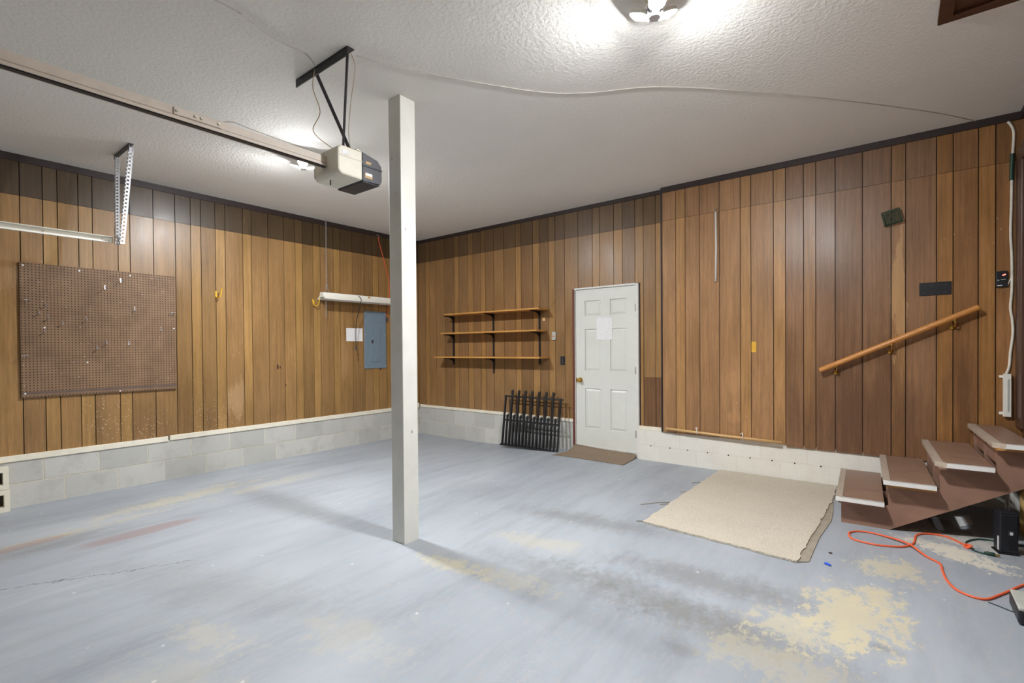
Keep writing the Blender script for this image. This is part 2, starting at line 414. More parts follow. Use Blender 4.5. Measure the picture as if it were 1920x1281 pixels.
# back wall, recessed part
GA = [XL, -6.228, -6.132, -5.973, -5.771, -5.55, -5.457, -5.252, -5.142, -4.987, -4.89, -4.726, -4.532, -4.315, -4.215, -4.01, -3.894, -3.745, -3.641, -3.488, -3.28, -3.068, -2.968, -2.769, -2.654, -2.489, -2.383, -2.233, -2.14]
for x0, x1 in zip(GA, GA[1:]):
    c = tone('A', x1-x0, 0)
    a, b = x0+GAP, x1-GAP
    cuts = [a]+[d for d in (DX0-.012, DX1+.03) if a < d < b]+[b]
    for u, v in zip(cuts, cuts[1:]):
        m = (u+v)/2; z0 = SILL-.01
        if DX0-.012 < m < DX1+.03: z0 = DZ1+.012
        if m > DX1+.03 and m > -2.38:
            box(u, v, YB-.001, YB+.013, z0, .965).build('patch_board', 'plank', wall_back, color=lin(120, 86, 56)); z0 = .968
        box(u, v, YB, YB+.013, z0, SEAM-.0015).build('plank', 'plank', wall_back, color=shade(c, 1))
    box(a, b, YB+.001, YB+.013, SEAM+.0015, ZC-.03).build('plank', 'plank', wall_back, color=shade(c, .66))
# back wall, part that stands proud beside the stairs
GB = [-2.128, -1.972, -1.864, -1.707, -1.499, -1.288, -1.186, -.977, -.869, -.714, -.611, -.454, -.245, -.036, .065, .27, .376, .53, .632, XR-.001]
box(-2.14, XR-.001, YBB+.013, YB+.013, SILL_B+.01, ZC-.001).build('furring', 'groove', wall_back)
for i, (x0, x1) in enumerate(zip(GB, GB[1:])):
    c = tone('B' if x1 < -.8 else 'C', x1-x0, 0)
    if x0 > .26: c = (168, 116, 60) if x1-x0 < .12 else (152, 104, 58)
    zb = SILL_B+.008 if x1 < -.8 else SILL_B-.012
    box(x0+GAP, x1-GAP, YBB, YBB+.013, zb, SEAM-.0015).build('plank', 'plank', wall_back, color=shade(c, 1))
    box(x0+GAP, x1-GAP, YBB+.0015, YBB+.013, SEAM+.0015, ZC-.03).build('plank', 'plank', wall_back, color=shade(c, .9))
box(-2.145, -2.128, YBB-.004, YB+.002, SILL_B+.01, ZC-.03).build('corner_batten', 'trim', wall_back)
# right wall panels
yy = YF
while yy < YB-.06:
    wd = random.choice([.105, .155, .207, .16]); y1 = min(yy+wd, YBB)
    for u, v in ((yy, y1),):
        if v > DRY0-.1 and u < DRY1+.1:
            box(XR-.013, XR, u+GAP, v-GAP, DRZ1+.05, ZC-.03).build('plank', 'plank', wall_right, color=lin(110, 74, 44))
        else:
            box(XR-.013, XR, u+GAP, v-GAP, .36, ZC-.03).build('plank', 'plank', wall_right, color=lin(118, 80, 46))
    yy += wd
# trims under the ceiling
struct(box(XL-.005, XL+.012, YF, YB, ZC-.066, ZC).build('trim_1', 'trim'))
struct(box(XL+.012, -2.128, YB-.012, YB+.005, ZC-.05, ZC).build('trim_2', 'trim'))
struct(box(-2.14, XR-.02, YBB-.016, YBB+.005, ZC-.06, ZC).build('trim_3', 'trim'))
struct(box(XR-.03, XR, YF, YBB, ZC-.06, ZC).build('trim_4', 'trim'))
# cream sill boards on the block courses
struct(MB().box(XL-.01, XL+.022, YF, 1.925, SILL_B-.015, SILL-.004).build('trim_5', 'sill', bevel=.003))
struct(MB().box(XL-.01, XL+.022, 1.94, YB-.03, SILL_B-.008, SILL+.002).build('trim_6', 'sill', bevel=.003))
struct(MB().box(XL-.005, XL+.035, YB-.075, YB-.03, SILL_B, SILL+.035).build('trim_7', 'sill', bevel=.003))
struct(MB().box(XL+.04, DX0-.014, YB-.02, YB+.01, SILL_B+.01, SILL+.008).build('trim_8', 'sill', bevel=.003))
struct(MB().box(DX1+.012, -2.146, YB-.024, YB+.01, SILL_B-.005, SILL+.004).build('trim_9', 'sill', bevel=.003))

# block courses ------------------------------------------------------------
ZJ = .112
def course(par, axis, face, joints, z0, z1, mat, back, floorf):
    for a, b in zip(joints, joints[1:]):
        if axis == 'y':
            zb = z0 if z0 is not None else min(floorf(face, a), floorf(face, b))-.03
            box(face-.02, face, a+.005, b-.005, zb, z1).build('block', mat, par)
        else:
            zb = z0 if z0 is not None else min(floorf(a, face), floorf(b, face))-.03
            box(a+.005, b-.005, face, face+.02, zb, z1).build('block', mat, par)
FX = XL+.010
box(XL-.012, FX-.003, YF, YB, -.2, SILL_B-.006).build('mortar', 'mortar', wall_left)
def joints(first, step, lo, hi):
    k = math.ceil((lo-first)/step); out = [lo]
    while first+k*step < hi-.03:
        if first+k*step > lo+.03: out.append(first+k*step)
        k += 1
    return out+[hi]
course(wall_left, 'y', FX, joints(.907, .4155, YF, YB-.012), ZJ+.005, SILL_B-.012, 'block', 0, fz)
course(wall_left, 'y', FX, joints(1.06, .4155, YF, YB-.012), None, ZJ-.005, 'block', 0, fz)
FA = YB-.010
box(XL+.012, DX0-.014, FA+.003, YB+.012, -.2, SILL_B+.005).build('mortar', 'mortar', wall_back)
course(wall_back, 'x', FA, joints(-5.97, .4175, XL+.012, DX0-.014), ZJ+.010, SILL_B+.004, 'block', 0, fz)
course(wall_back, 'x', FA, joints(-5.75, .4175, XL+.012, DX0-.014), None, ZJ, 'block', 0, fz)
FB = YBB+.020
box(DX1+.012, XR-.001, FB+.0015, YB+.012, -.2, SILL_B+.01).build('mortar', 'wmortar', wall_back)
def courseB(js, z0, z1):
    for a, b in zip(js, js[1:]):
        zb = z0 if z0 is not None else min(fz(a, FB), fz(b, FB))-.03
        box(a+.0015, b-.0015, FB, FB+.015, zb, z1).build('block', 'wblock', wall_back)
courseB(joints(-2.358, .4175, DX1+.012, XR-.001), .165, SILL_B+.006)
courseB(joints(-2.176, .4175, DX1+.012, XR-.001), None, .162)
for x in (-2.283, -2.054, -1.853, -1.634, -1.418, -1.203, -.997, -.795, -.573):
    MB().cyl((x, FB-.0015, .161), (x, FB+.006, .161), .0075, 10).build('weep_hole', 'groove', wall_back)
# knots and holes in the paneling
for y, z, a, b in ((3.174, 1.107, .012, .035), (3.205, 1.1, .006, .02), (4.40, 1.17, .008, .02), (3.28, .86, .006, .02)):
    MB().sphere((XL+.0003, y, z), 1., 10, 6, (.0015, a, b)).build('knot', 'knot', wall_left)

# ------------------------------------------------------------------ house door
DL, DR = -3.318, -2.478
door = struct(box(DX0, DX1, YB-.005, YB+.115, DZ0-.02, DZ0+.045).build('door_1', 'white'))
box(DX0-.014, DX0+.012, YB-.022, YB+.10, DZ0-.02, DZ1+.005).build('jamb', 'jamb', door)
box(DX0+.012, DX0+.022, YB-.008, YB+.08, DZ0+.045, DZ1-.008).build('stop_strip', 'white', door)
box(DX1-.020, DX1+.010, YB-.020, YB+.10, DZ0-.03, DZ1+.005).build('jamb', 'white', door)
box(DX0+.012, DX1-.020, YB-.020, YB+.10, DZ1-.010, DZ1+.010).build('head_jamb', 'white', door)
DF = YB+.004                                          # front face of the slab
pan = [(-3.188, -2.956, 1.737, 1.933), (-2.827, -2.599, 1.737, 1.933), (-3.188, -2.956, 1.028, 1.566), (-2.827, -2.599, 1.028, 1.566), (-3.188, -2.956, .282, .798), (-2.827, -2.599, .282, .798)]
sl = MB().box(DL, DR, DF+.014, DF+.045, .03, DZ1-.012)
cx = [DL, -3.188, -2.956, -2.827, -2.599, DR]; cz = [.03, .282, .798, 1.028, 1.566, 1.737, 1.933, DZ1-.012]
for i in range(5):
    for k in range(7):
        if i in (1, 3) and k in (1, 3, 5): continue
        sl.box(cx[i], cx[i+1], DF, DF+.016, cz[k], cz[k+1])
slab = sl.build('door_slab', 'door', door)
for x0, x1, z0, z1 in pan:
    f = .032; m = MB()
    o = [(x0+.006, DF+.013, z0+.006), (x1-.006, DF+.013, z0+.006), (x1-.006, DF+.013, z1-.006), (x0+.006, DF+.013, z1-.006)]
    i_ = [(x0+f, DF+.002, z0+f), (x1-f, DF+.002, z0+f), (x1-f, DF+.002, z1-f), (x0+f, DF+.002, z1-f)]
    m.add(o+i_, [(4, 5, 6, 7), (0, 1, 5, 4), (1, 2, 6, 5), (2, 3, 7, 6), (3, 0, 4, 7), (3, 2, 1, 0)])
    m.build('panel', 'door', slab)
kb = MB()
kb.tube([(-3.255, DF, .905), (-3.255, DF-.006, .905), (-3.255, DF-.007, .905), (-3.255, DF-.03, .905), (-3.255, DF-.034, .905), (-3.255, DF-.05, .905), (-3.255, DF-.064, .905), (-3.255, DF-.068, .905)], .01, 18, radii=[.032, .032, .014, .012, .022, .029, .024, .008])
kb.build('door_knob', 'brass', door, True)
box(DL-.004, DL+.004, DF-.003, DF+.03, .87, .94).build('latch_plate', 'brass', door)
for z in (1.81, 1.045, .268):
    MB().cyl((DR+.004, DF-.006, z-.045), (DR+.004, DF-.006, z+.045), .007, 10).box(DR-.018, DR+.002, DF-.003, DF+.001, z-.045, z+.045).build('hinge', 'hinge', door)
box(DL+.01, DR-.01, DF-.006, DF+.002, .032, .055).build('door_sweep', 'white', door)
o = box(-3.015, -2.795, DF-.0035, DF-.001, 1.425, 1.712).build('paper_sheet', 'paper')
tag(o, 'white printed paper sheet taped to the white panel door', 'paper')
box(-3.005, -2.805, DF-.0042, DF-.0034, 1.700, 1.718).build('tape', 'wlabel', o)

# doorway casing at the head of the stairs
d2 = struct(box(XR+.06, XR+.10, DRY0, DRY1, DRZ0+.01, DRZ1-.01).build('door_2', 'dbrown'))
box(XR-.055, XR+.02, DRY1-.01, DRY1+.10, DRZ0-.02, DRZ1+.10).build('casing', 'dbrown', d2, bevel=.004)
box(XR-.055, XR+.02, DRY0-.10, DRY0+.01, DRZ0-.02, DRZ1+.10).build('casing', 'dbrown', d2, bevel=.004)
box(XR-.060, XR+.02, DRY0-.10, DRY1+.10, DRZ1-.01, DRZ1+.10).build('head_casing', 'dbrown', d2, bevel=.004)
box(XR-.02, XR+.06, DRY1-.03, DRY1, DRZ0, DRZ1).build('jamb', 'dbrown', d2)
box(XR-.055, XR-.001, DRY1+.10, YBB-.005, DRZ0-.02, DRZ1+.06).build('filler_board', 'dbrown', d2)
# sectional garage door in the front wall
d3 = struct(box(-5.39, -.51, YF, YF+.02, -.11, 2.13).build('door_3', 'backing'))
for k in range(4):
    box(-5.37, -.53, YF+.02, YF+.05, -.105+k*.558, -.105+k*.558+.55).build('door_section', 'backing', d3, bevel=.006)

# ------------------------------------------------------------------ ceiling hatch
hr = thing('attic_hatch', (.48, 3.15, ZC), 'dark brown wooden hatch with raised frame set in the ceiling', 'hatch')
HX0, HX1, HY0, HY1 = .183, .77, 2.60, 3.69; fwid = .062
for a in ((HX0, HX0+fwid, HY0, HY1), (HX1-fwid, HX1, HY0, HY1), (HX0+fwid, HX1-fwid, HY0, HY0+fwid), (HX0+fwid, HX1-fwid, HY1-fwid, HY1)):
    box(*a, ZC-.03, ZC).build('frame_board', 'hatch', hr)
box(HX0+fwid, HX1-fwid, HY0+fwid, HY1-fwid, ZC-.010, ZC-.002).build('hatch_panel', 'hatch', hr)

# ------------------------------------------------------------------ LED ceiling lights
def led_light(x, y, az, label, tilt):
    t = thing('ceiling_light', (x, y, ZC), label, 'light')
    MB().cyl((x, y, ZC), (x, y, ZC-.025), .055, 24, .05).build('socket_plate', 'wmetal', t, True)
    MB().cyl((x, y, ZC-.02), (x, y, ZC-.075), .022, 16, .03).build('lamp_neck', 'wmetal', t, True)
    m = MB().cyl((x, y, ZC-.07), (x, y, ZC-.13), .03, 18)
    for k in range(9):
        a = 2*math.pi*k/9; d = Vector((math.cos(a), math.sin(a), 0))
        m.bar(Vector((x, y, ZC-.075))+d*.036, Vector((x, y, ZC-.125))+d*.036, .003, .016, d)
    m.build('heat_sink', 'galv', t)
    for a in az:
        a = R(a); out = Vector((math.cos(a), math.sin(a), 0)); side = Vector((-out.y, out.x, 0))
        nrm = (Vector((0, 0, -1))*math.cos(R(tilt))+out*math.sin(R(tilt))).normalized()
        ax = side.cross(nrm).normalized()
        if ax.dot(out) < 0: ax = -ax
        base = Vector((x, y, ZC-.105))+out*.030
        poly = []
        for k in range(20):
            th = 2*math.pi*k/20; c_, s_ = math.cos(th), math.sin(th)
            poly.append((.054+.052*math.copysign(abs(c_)**.6, c_), .043*math.copysign(abs(s_)**.75, s_)))
        P = lambda q, h: base+ax*q[0]+side*q[1]+nrm*h
        pn = MB().prism(poly, P, -.012, .006).build('lamp_wing', 'wmetal', t)
        sm = [(.054+(u-.054)*.88, v*.88) for u, v in poly]
        MB().prism(sm, P, .0062, .0085).build('lens', 'lens', pn)
        MB().bar(base-ax*.02, base+ax*.012, .02, .014, nrm).build('pivot', 'galv', t)
led_light(-.985, 2.475, (180, 62, -58), 'three-winged LED ceiling light glowing on bare ceiling toward the house door', 23)
led_light(-4.40, 2.45, (-35, 92, 200), 'three-winged LED ceiling light glowing behind the opener rail', 20)

# ------------------------------------------------------------------ support post
px, py, pw = -2.873, 2.366, .137
pz = fz(px, py)
o = MB()
o.box(px-pw/2, px+pw/2, py-pw/2, py+pw/2, pz-.004, ZC-.002)
o = o.build('support_post', 'post', bevel=.004)
tag(o, 'square white-painted wooden post from floor to ceiling', 'post')
for kx, ky, kz, r_ in ((px+pw/2, py+.01, .72, .010), (px+pw/2, py-.03, 2.2, .008), (px-.03, py-pw/2, 2.72, .008), (px+.02, py-pw/2, 2.45, .006)):
    onx = abs(kx-(px+pw/2)) < 1e-6
    MB().sphere((kx, ky, kz), 1., 10, 6, (.001 if onx else r_, r_ if onx else .001, r_*1.3)).build('knot', 'ccable', o)

# ------------------------------------------------------------------ garage door opener
OX = -2.965
op = thing('garage_door_opener', (OX, 1.9, 2.46), 'cream and dark grey garage door opener hanging from the ceiling by straps', 'door opener')
zb, zt = 2.462, 2.655
fn = lambda xr: (lambda p, h: (h, p[0], p[1]))
body = MB().prism([(1.80, zb+.03), (1.825, zb+.004), (1.985, zb), (1.985, zt), (1.825, zt), (1.80, zt-.02)], lambda p, h: (h, p[0], p[1]), OX-.148, OX+.148)
body = body.build('housing', 'cream', op, bevel=.012)
rc = MB().prism([(1.985, zb-.002), (2.125, zb+.004), (2.14, zb+.03), (2.14, zb+.10), (2.132, zb+.105), (2.14, zb+.11), (2.135, zt-.06), (2.105, zt-.028), (1.985, zt-.002)], lambda p, h: (h, p[0], p[1]), OX-.15, OX+.15)
rc = rc.build('rear_cover', 'dgrey', op, bevel=.006)
box(OX+.1495, OX+.1535, 1.985, 2.14, zb+.098, zb+.106).build('seam_groove', 'black', rc)
box(OX-.145, OX+.145, 1.99, 2.12, zb-.006, zb-.0005).build('bottom_cover', 'bplastic', rc)
box(OX+.1495, OX+.1525, 2.00, 2.06, zb+.024, zb+.058).build('label_plate', 'gold', rc)
box(OX+.1515, OX+.1535, 2.006, 2.058, zb+.040, zb+.058).build('label_band', 'wlabel', rc)
box(OX+.1495, OX+.1525, 2.008, 2.048, zb+.118, zb+.136).build('label_plate', 'gold', rc)
box(OX+.147, OX+.1495, 1.81, 1.985, zb+.122, zb+.126).build('seam_groove', 'beige', body)
box(OX+.147, OX+.1505, 1.83, 1.875, zb+.135, zb+.165).build('paper_label', 'wlabel', body)
MB().cyl((OX-.02, 1.85, zb+.02), (OX-.02, 1.85, zb-.03), .004, 6).build('antenna', 'black', op)
for k in range(3): MB().cyl((OX+.08, 1.93+.02*k, zt), (OX+.08, 1.93+.02*k, zt+.01), .006, 8).build('terminal_screw', 'hinge', op)
# rail: open channel with the chain under it
rl = MB().box(OX-.022, OX+.022, YF+.06, 1.80, 2.585, 2.598).box(OX+.018, OX+.023, YF+.06, 1.80, 2.533, 2.598).box(OX-.023, OX-.018, YF+.06, 1.80, 2.533, 2.598).box(OX+.018, OX+.030, YF+.06, 1.80, 2.533, 2.538).box(OX-.030, OX-.018, YF+.06, 1.80, 2.533, 2.538)
rail = rl.build('rail', 'beige', op)
box(OX-.016, OX+.016, YF+.06, 1.80, 2.531, 2.540).build('chain', 'black', op)
box(OX+.0225, OX+.0245, YF+.06, 1.80, 2.552, 2.556).build('rail_crease', 'nosing', rail)
tr = box(OX+.0235, OX+.030, .93, 1.16, 2.555, 2.592).build('rail_joint_plate', 'beige', op, bevel=.004)
for y in (.945, 1.03, 1.06, 1.145): MB().cyl((OX+.03, y, 2.575), (OX+.036, y, 2.575), .007, 8).build('bolt', 'hinge', tr)
MB().tube(catmull([(OX+.01, 1.17, 2.60), (OX+.025, 1.22, 2.615), (OX+.03, 1.32, 2.607), (OX+.03, 1.5, 2.602), (OX+.03, 1.70, 2.605)]), .003, 6).build('rail_wire', 'ccable', op)
# ceiling bar and straps
hb = MB().box(-3.205, -2.605, 1.735, 1.742, ZC-.055, ZC-.001).box(-3.205, -2.605, 1.735, 1.785, ZC-.006, ZC-.001)
hb = hb.build('hanger_bar', 'black', op)
for k in range(14): MB().cyl((-3.17+.042*k, 1.733, ZC-.032), (-3.17+.042*k, 1.7355, ZC-.032), .006, 8).build('slot', 'dgrey', hb)
MB().bar((-2.975, 1.75, ZC-.03), (-2.895, 1.955, zt-.005), .028, .004, (0, -1, 0)).build('hanger_strap', 'dgrey', op)
MB().bar((-2.615, 1.745, ZC-.03), (-2.985, 1.945, zt-.005), .028, .004, (0, -1, 0)).build('hanger_strap', 'dgrey', op)
MB().bar((-2.9, 1.955, zt+.004), (-2.82, 1.955, zt+.004), .03, .008).build('strap_foot', 'hinge', op)
MB().tube(catmull([(-2.94, 1.72, ZC-.03), (-2.93, 1.70, 3.0), (-2.90, 1.73, 2.85), (-2.965, 1.72, 2.74), (-2.93, 1.84, 2.655)]), .003, 6).build('power_lead', 'tcable', op)
MB().tube(catmull([(-2.60, 1.76, ZC-.04), (-2.59, 1.78, 3.04), (-2.66, 1.80, 2.90), (-2.80, 1.87, 2.76), (-2.86, 1.92, 2.66)]), .002, 6).build('bell_wire', 'tcable', op)

# ------------------------------------------------------------------ ceiling cables
def ceil_cable(pts, label, mat='ccable', r=.003):
    o = MB().tube(catmull([(x, y, ZC-r-.0005) for x, y in pts], 10), r, 6).build('ceiling_cable', mat)
    tag(o, label, 'cable')
ceil_cable([(-2.645, 1.827), (-2.451, 2.233), (-2.034, 2.865), (-1.749, 3.124), (-1.33, 3.361), (-.844, 3.828), (-.254, 4.501), (.229, 5.107), (.508, YBB-.02)], 'thin pale cable running across the ceiling from opener bar to paneled wall')
ceil_cable([(-2.9, -1.5), (-2.82, -.2), (-2.799, 1.086), (-2.809, 1.209), (-2.879, 1.448), (-2.871, 1.609), (-2.94, 1.72)], 'thin pale cable coming over the ceiling to the black opener bar', r=.0028)

# ------------------------------------------------------------------ garage door track
TX, TY, TZ = -5.45, 1.245, 2.31
tk = thing('door_track', (TX, TY, TZ), 'white metal garage door track hung from ceiling on perforated angles', 'door track')
prof = MB()
pts = [(TX, TY, TZ), (TX, -1.35, TZ)]
for k in range(1, 7):
    a = R(15*k); pts.append((TX, -1.35-.33*math.sin(a), TZ-.33*(1-math.cos(a))))
pts.append((TX, -1.68, fz(TX, -1.68)))
for a, b in zip(pts, pts[1:]):
    prof.bar(a, b, .004, .052)
    prof.bar(Vector(a)+Vector((.02, 0, .024 if abs(a[2]-TZ) < .01 else 0)), Vector(b)+Vector((.02, 0, .024 if abs(b[2]-TZ) < .01 else 0)), .04, .004)
    prof.bar(Vector(a)+Vector((.012, 0, -.024 if abs(a[2]-TZ) < .01 else 0)), Vector(b)+Vector((.012, 0, -.024 if abs(b[2]-TZ) < .01 else 0)), .026, .004)
prof.build('track', 'wmetal', tk)
for y in (TY-.02, TY-.07, TY-.45): MB().cyl((TX+.002, y, TZ), (TX+.008, y, TZ), .007, 8).build('bolt', 'hinge', tk)
def perforated(a, b, wv, dv, w):
    a, b = Vector(a), Vector(b); d = (b-a); L = d.length; d.normalize(); m = MB()
    for vec in (wv, dv):
        v = Vector(vec).normalized(); n_ = d.cross(v)
        m.bar(a+v*.006, b+v*.006, .012, .003, n_); m.bar(a+v*(w-.006), b+v*(w-.006), .012, .003, n_)
        k = 0.
        while k < L:
            c = a+d*k; m.bar(c, c+v*w, .017, .003, n_); k += .034
        c = b-d*.012; m.bar(c, c+v*w, .024, .003, n_)
    return m
perforated((TX+.03, TY+.005, TZ-.03), (-5.735, 1.335, ZC-.025), (1, 0, 0), (0, 1, 0), .038).build('hanger_angle', 'galv', tk)
perforated((TX+.045, TY+.035, TZ-.02), (-5.36, 1.345, ZC-.025), (1, 0, 0), (0, 1, 0), .04).build('hanger_angle', 'galv', tk)
MB().box(-5.77, -5.31, 1.335, 1.339, ZC-.036, ZC-.001).box(-5.77, -5.31, 1.335, 1.372, ZC-.005, ZC-.001).build('ceiling_angle', 'dgrey', tk)

# ------------------------------------------------------------------ pegboard and hooks
PY0, PY1, PZ0, PZ1 = .766, 2.012, .902, 2.164
pb = thing('pegboard', (XL, (PY0+PY1)/2, PZ0), 'brown perforated hardboard pegboard mounted on the paneled wall', 'pegboard')
XP = XL+.024
box(XP-.006, XP, PY0, PY1, PZ0, PZ1).build('board', 'peg', pb)
for a in ((PY0, PY1, PZ1-.03, PZ1), (PY0, PY1, PZ0, PZ0+.03), (PY0, PY0+.03, PZ0+.03, PZ1-.03), (PY1-.03, PY1, PZ0+.03, PZ1-.03)):
    box(XL+.001, XP-.006, *a).build('furring_strip', 'hatch', pb)
for y, z in ((.79, 2.137), (1.19, 2.132), (1.60, 2.129), (1.992, 1.58), (.79, .94), (1.5, .915), (.93, 1.56), (1.24, 1.22)):
    MB().cyl((XP, y, z), (XP+.003, y, z), .008, 10).build('screw_head', 'wlabel', pb)
box(XP, XP+.0012, PY0+.002, PY1-.002, PZ0+.028, PZ0+.052).build('stain_band', 'bandc', pb)
HK = []
def peg_hook(y, z, kind, lab2=None):
    p = Vector((XP, y, z)); m = MB()
    if kind == 'l': pts = [(0, 0, .012), (.006, 0, .012), (.007, 0, 0), (.007, 0, -.02), (.030, 0, -.024), (.046, 0, -.018), (.05, 0, -.004)]
    elif kind == 'long': pts = [(0, 0, .012), (.006, 0, .012), (.007, 0, -.01), (.10, 0, -.012), (.125, 0, .004)]
    else: pts = [(0, -.02, 0), (.05, -.022, .004), (.055, .022, .004), (0, .022, 0)]
    m.tube(catmull([p+Vector(q) for q in pts], 4) if kind != 'u' else [p+Vector(q) for q in pts], .0032, 6)
    m.box(XP+.0003, XP+.003, y-.006, y+.006, z-.026, z+.018)
    o = m.build('peg_hook', 'steel')
    lab = {'l': 'short bright metal peg hook on the brown pegboard', 'long': 'long straight metal peg hook near the top of the brown pegboard', 'u': 'U-shaped double metal peg hook at the edge of the brown pegboard'}[kind]
    tag(o, lab2 or lab, 'hook', 'peg hooks on the pegboard')
for y, z in ((.939, 1.787), (.892, 1.71), (.955, 1.666), (1.056, 1.617), (.928, 1.537)):
    peg_hook(y, z, 'l', 'short metal peg hook in the cluster of five beside the upper U-shaped hook')
peg_hook(1.235, 1.662, 'l', 'short metal peg hook standing alone in the middle of the pegboard')
peg_hook(1.633, 1.785, 'l', 'short metal peg hook standing alone below the highest long hook')
for y, z in ((1.39, 1.428), (1.578, 1.42), (1.315, 1.377)):
    peg_hook(y, z, 'l', 'short metal peg hook in the lowest row of three on the pegboard')
peg_hook(1.866, 1.578, 'l', 'short metal peg hook below the U-shaped one that faces the yellow hook')
peg_hook(1.518, 2.075, 'long', 'long straight metal peg hook, highest on the brown pegboard')
peg_hook(1.387, 1.99, 'long', 'long straight metal peg hook just below the highest one on the pegboard')
peg_hook(.81, 1.811, 'u', 'U-shaped double peg hook, upper one on the pegboard edge above the cored blocks')
peg_hook(1.975, 1.75, 'u', 'U-shaped double peg hook on the pegboard edge facing the yellow hook')
peg_hook(.79, 1.291, 'u', 'U-shaped double peg hook, lower one on the pegboard edge above the cored blocks')

# ------------------------------------------------------------------ yellow storage hooks
def yhook(y, z, label, wide, twin=False):
    t = thing('storage_hook', (XL, y, z), label, 'hook', 'yellow storage hooks on the paneling')
    MB().box(XL+.0005, XL+.004, y-.008, y+.008, z-.05, z+.02).build('mounting_plate', 'yellow', t)
    MB().tube(catmull([(XL+.004, y, z+.01), (XL+.006, y, z-.05), (XL+.05, y+.0, z-.06), (XL+.085, y+wide*.5, z-.045), (XL+.09, y+wide, z+.05)], 6), .006, 8).build('hook_arm', 'yellow', t, True)
    if twin: MB().tube(catmull([(XL+.006, y, z-.05), (XL+.03, y-.02, z-.055), (XL+.06, y-.045, z-.03), (XL+.075, y-.06, z+.03)], 6), .006, 8).build('hook_arm', 'yellow', t, True)
yhook(2.44, 2.02, 'yellow vinyl-coated hook on bare paneling beside the pegboard', .03)
yhook(3.69, 2.0, 'yellow vinyl-coated hook just below the end of the hanging shop light', .04, True)

# ------------------------------------------------------------------ hanging shop light
SX, S0, S1, SZ = -6.275, 3.73, 5.0, 2.03
sh = thing('shop_light', (SX, (S0+S1)/2, SZ), 'white fluorescent shop light hanging on chains above the breaker panel', 'shop light')
refl = MB()
prof = [(-.115, 0), (-.045, .055), (-.04, .095), (.04, .095), (.045, .055), (.115, 0), (.105, 0), (.04, .048), (-.04, .048), (-.105, 0)]
refl.prism(prof, lambda p, h: (SX+p[0], h, SZ+p[1]), S0+.006, S1-.006)
refl.build('reflector', 'wmetal', sh)
for y in (S0, S1-.006):
    MB().prism([(-.115, 0), (-.045, .055), (-.04, .097), (.04, .097), (.045, .055), (.115, 0), (.06, .01), (.05, .03), (-.05, .03), (-.06, .01)], lambda p, h: (SX+p[0], h, SZ+p[1]), y, y+.006).build('end_cap', 'wmetal', sh)
for dx in (-.05, .05):
    MB().cyl((SX+dx, S0+.03, SZ+.025), (SX+dx, S1-.03, SZ+.025), .013, 12).build('tube', 'white', sh, True)
    for y in (S0+.02, S1-.03): box(SX+dx-.012, SX+dx+.012, y, y+.012, SZ+.005, SZ+.045).build('tube_holder', 'wlabel', sh)
box(SX+.0405, SX+.0445, 4.46, 4.50, SZ+.06, SZ+.09).build('label_sticker', 'gold', sh)
def chain(a, b, m, r=.0026, pitch=.028):
    a, b = Vector(a), Vector(b); d = b-a; L = d.length; d.normalize(); n_ = max(1, int(L/pitch))
    u = d.cross(Vector((0, 1, 0))); u = u.normalized() if u.length > .1 else d.cross(Vector((1, 0, 0))).normalized(); v = d.cross(u)
    for k in range(n_):
        c = a+d*(L*(k+.5)/n_); s_ = u if k % 2 else v; ring = []
        for q in range(8):
            t_ = 2*math.pi*q/8; ring.append(c+d*(pitch*.66*math.cos(t_))+s_*(.009*math.sin(t_)))
        m.tube(ring, r, 4, closed=True)
    return m
for y, nm in ((S0+.08, 0), (S1-.055, 1)):
    m = chain((SX, y, ZC-.03), (SX, y, SZ+.21), MB()); chain((SX, y, SZ+.21), (SX, y-.02, SZ+.10), m); chain((SX, y, SZ+.21), (SX, y+.035, SZ+.10), m)
    if nm == 0: chain((SX, y-.01, SZ+.0), (SX, y-.01, 1.775), MB()).build('chain_tail', 'steel', sh)
    m.build('hanging_chain', 'steel', sh)
    MB().tube([(SX, y, ZC-.001), (SX, y, ZC-.02), (SX+.008, y, ZC-.03), (SX, y, ZC-.038)], .0025, 6).build('ceiling_hook', 'hinge', sh)
MB().tube(catmull([(SX+.03, 4.30, SZ+.09), (SX+.10, 4.30, SZ+.03), (SX+.085, 4.28, SZ-.1), (SX+.03, 4.265, SZ-.3), (SX-.02, 4.285, SZ-.5), (SX-.03, 4.295, 1.36)]), .0055, 8).build('power_cord', 'black', sh, True)
MB().cyl((SX-.03, 4.295, 1.37), (SX-.03, 4.295, 1.325), .012, 10).cyl((SX-.036, 4.295, 1.327), (SX-.036, 4.295, 1.305), .003, 6).cyl((SX-.024, 4.295, 1.327), (SX-.024, 4.295, 1.305), .003, 6).build('plug', 'dgrey', sh)

# orange cord hanging past the breaker panel
oc = thing('hanging_cord', (XL+.02, 4.9, 1.8), 'thin orange cord hanging down the paneling from the ceiling corner', 'cord')
MB().tube(catmull([(XL+.020, 4.77, ZC-.075), (XL+.010, 4.80, 3.0), (XL+.008, 4.90, 2.7), (XL+.008, 4.98, 2.4), (XL+.008, 4.98, 2.1), (XL+.014, 4.935, 1.93), (XL+.028, 4.925, 1.82)]), .006, 8).build('cable', 'orange', oc, True)
MB().cyl((XL+.03, 4.925, 1.83), (XL+.03, 4.915, 1.77), .013, 10).build('plug', 'black', oc)
MB().tube(catmull([(XL+.013, 4.75, ZC-.05), (XL+.05, 4.76, ZC-.06), (XL+.045, 4.78, ZC-.085), (XL+.015, 4.78, ZC-.08)]), .005, 6).build('cord_hook', 'hinge', oc)

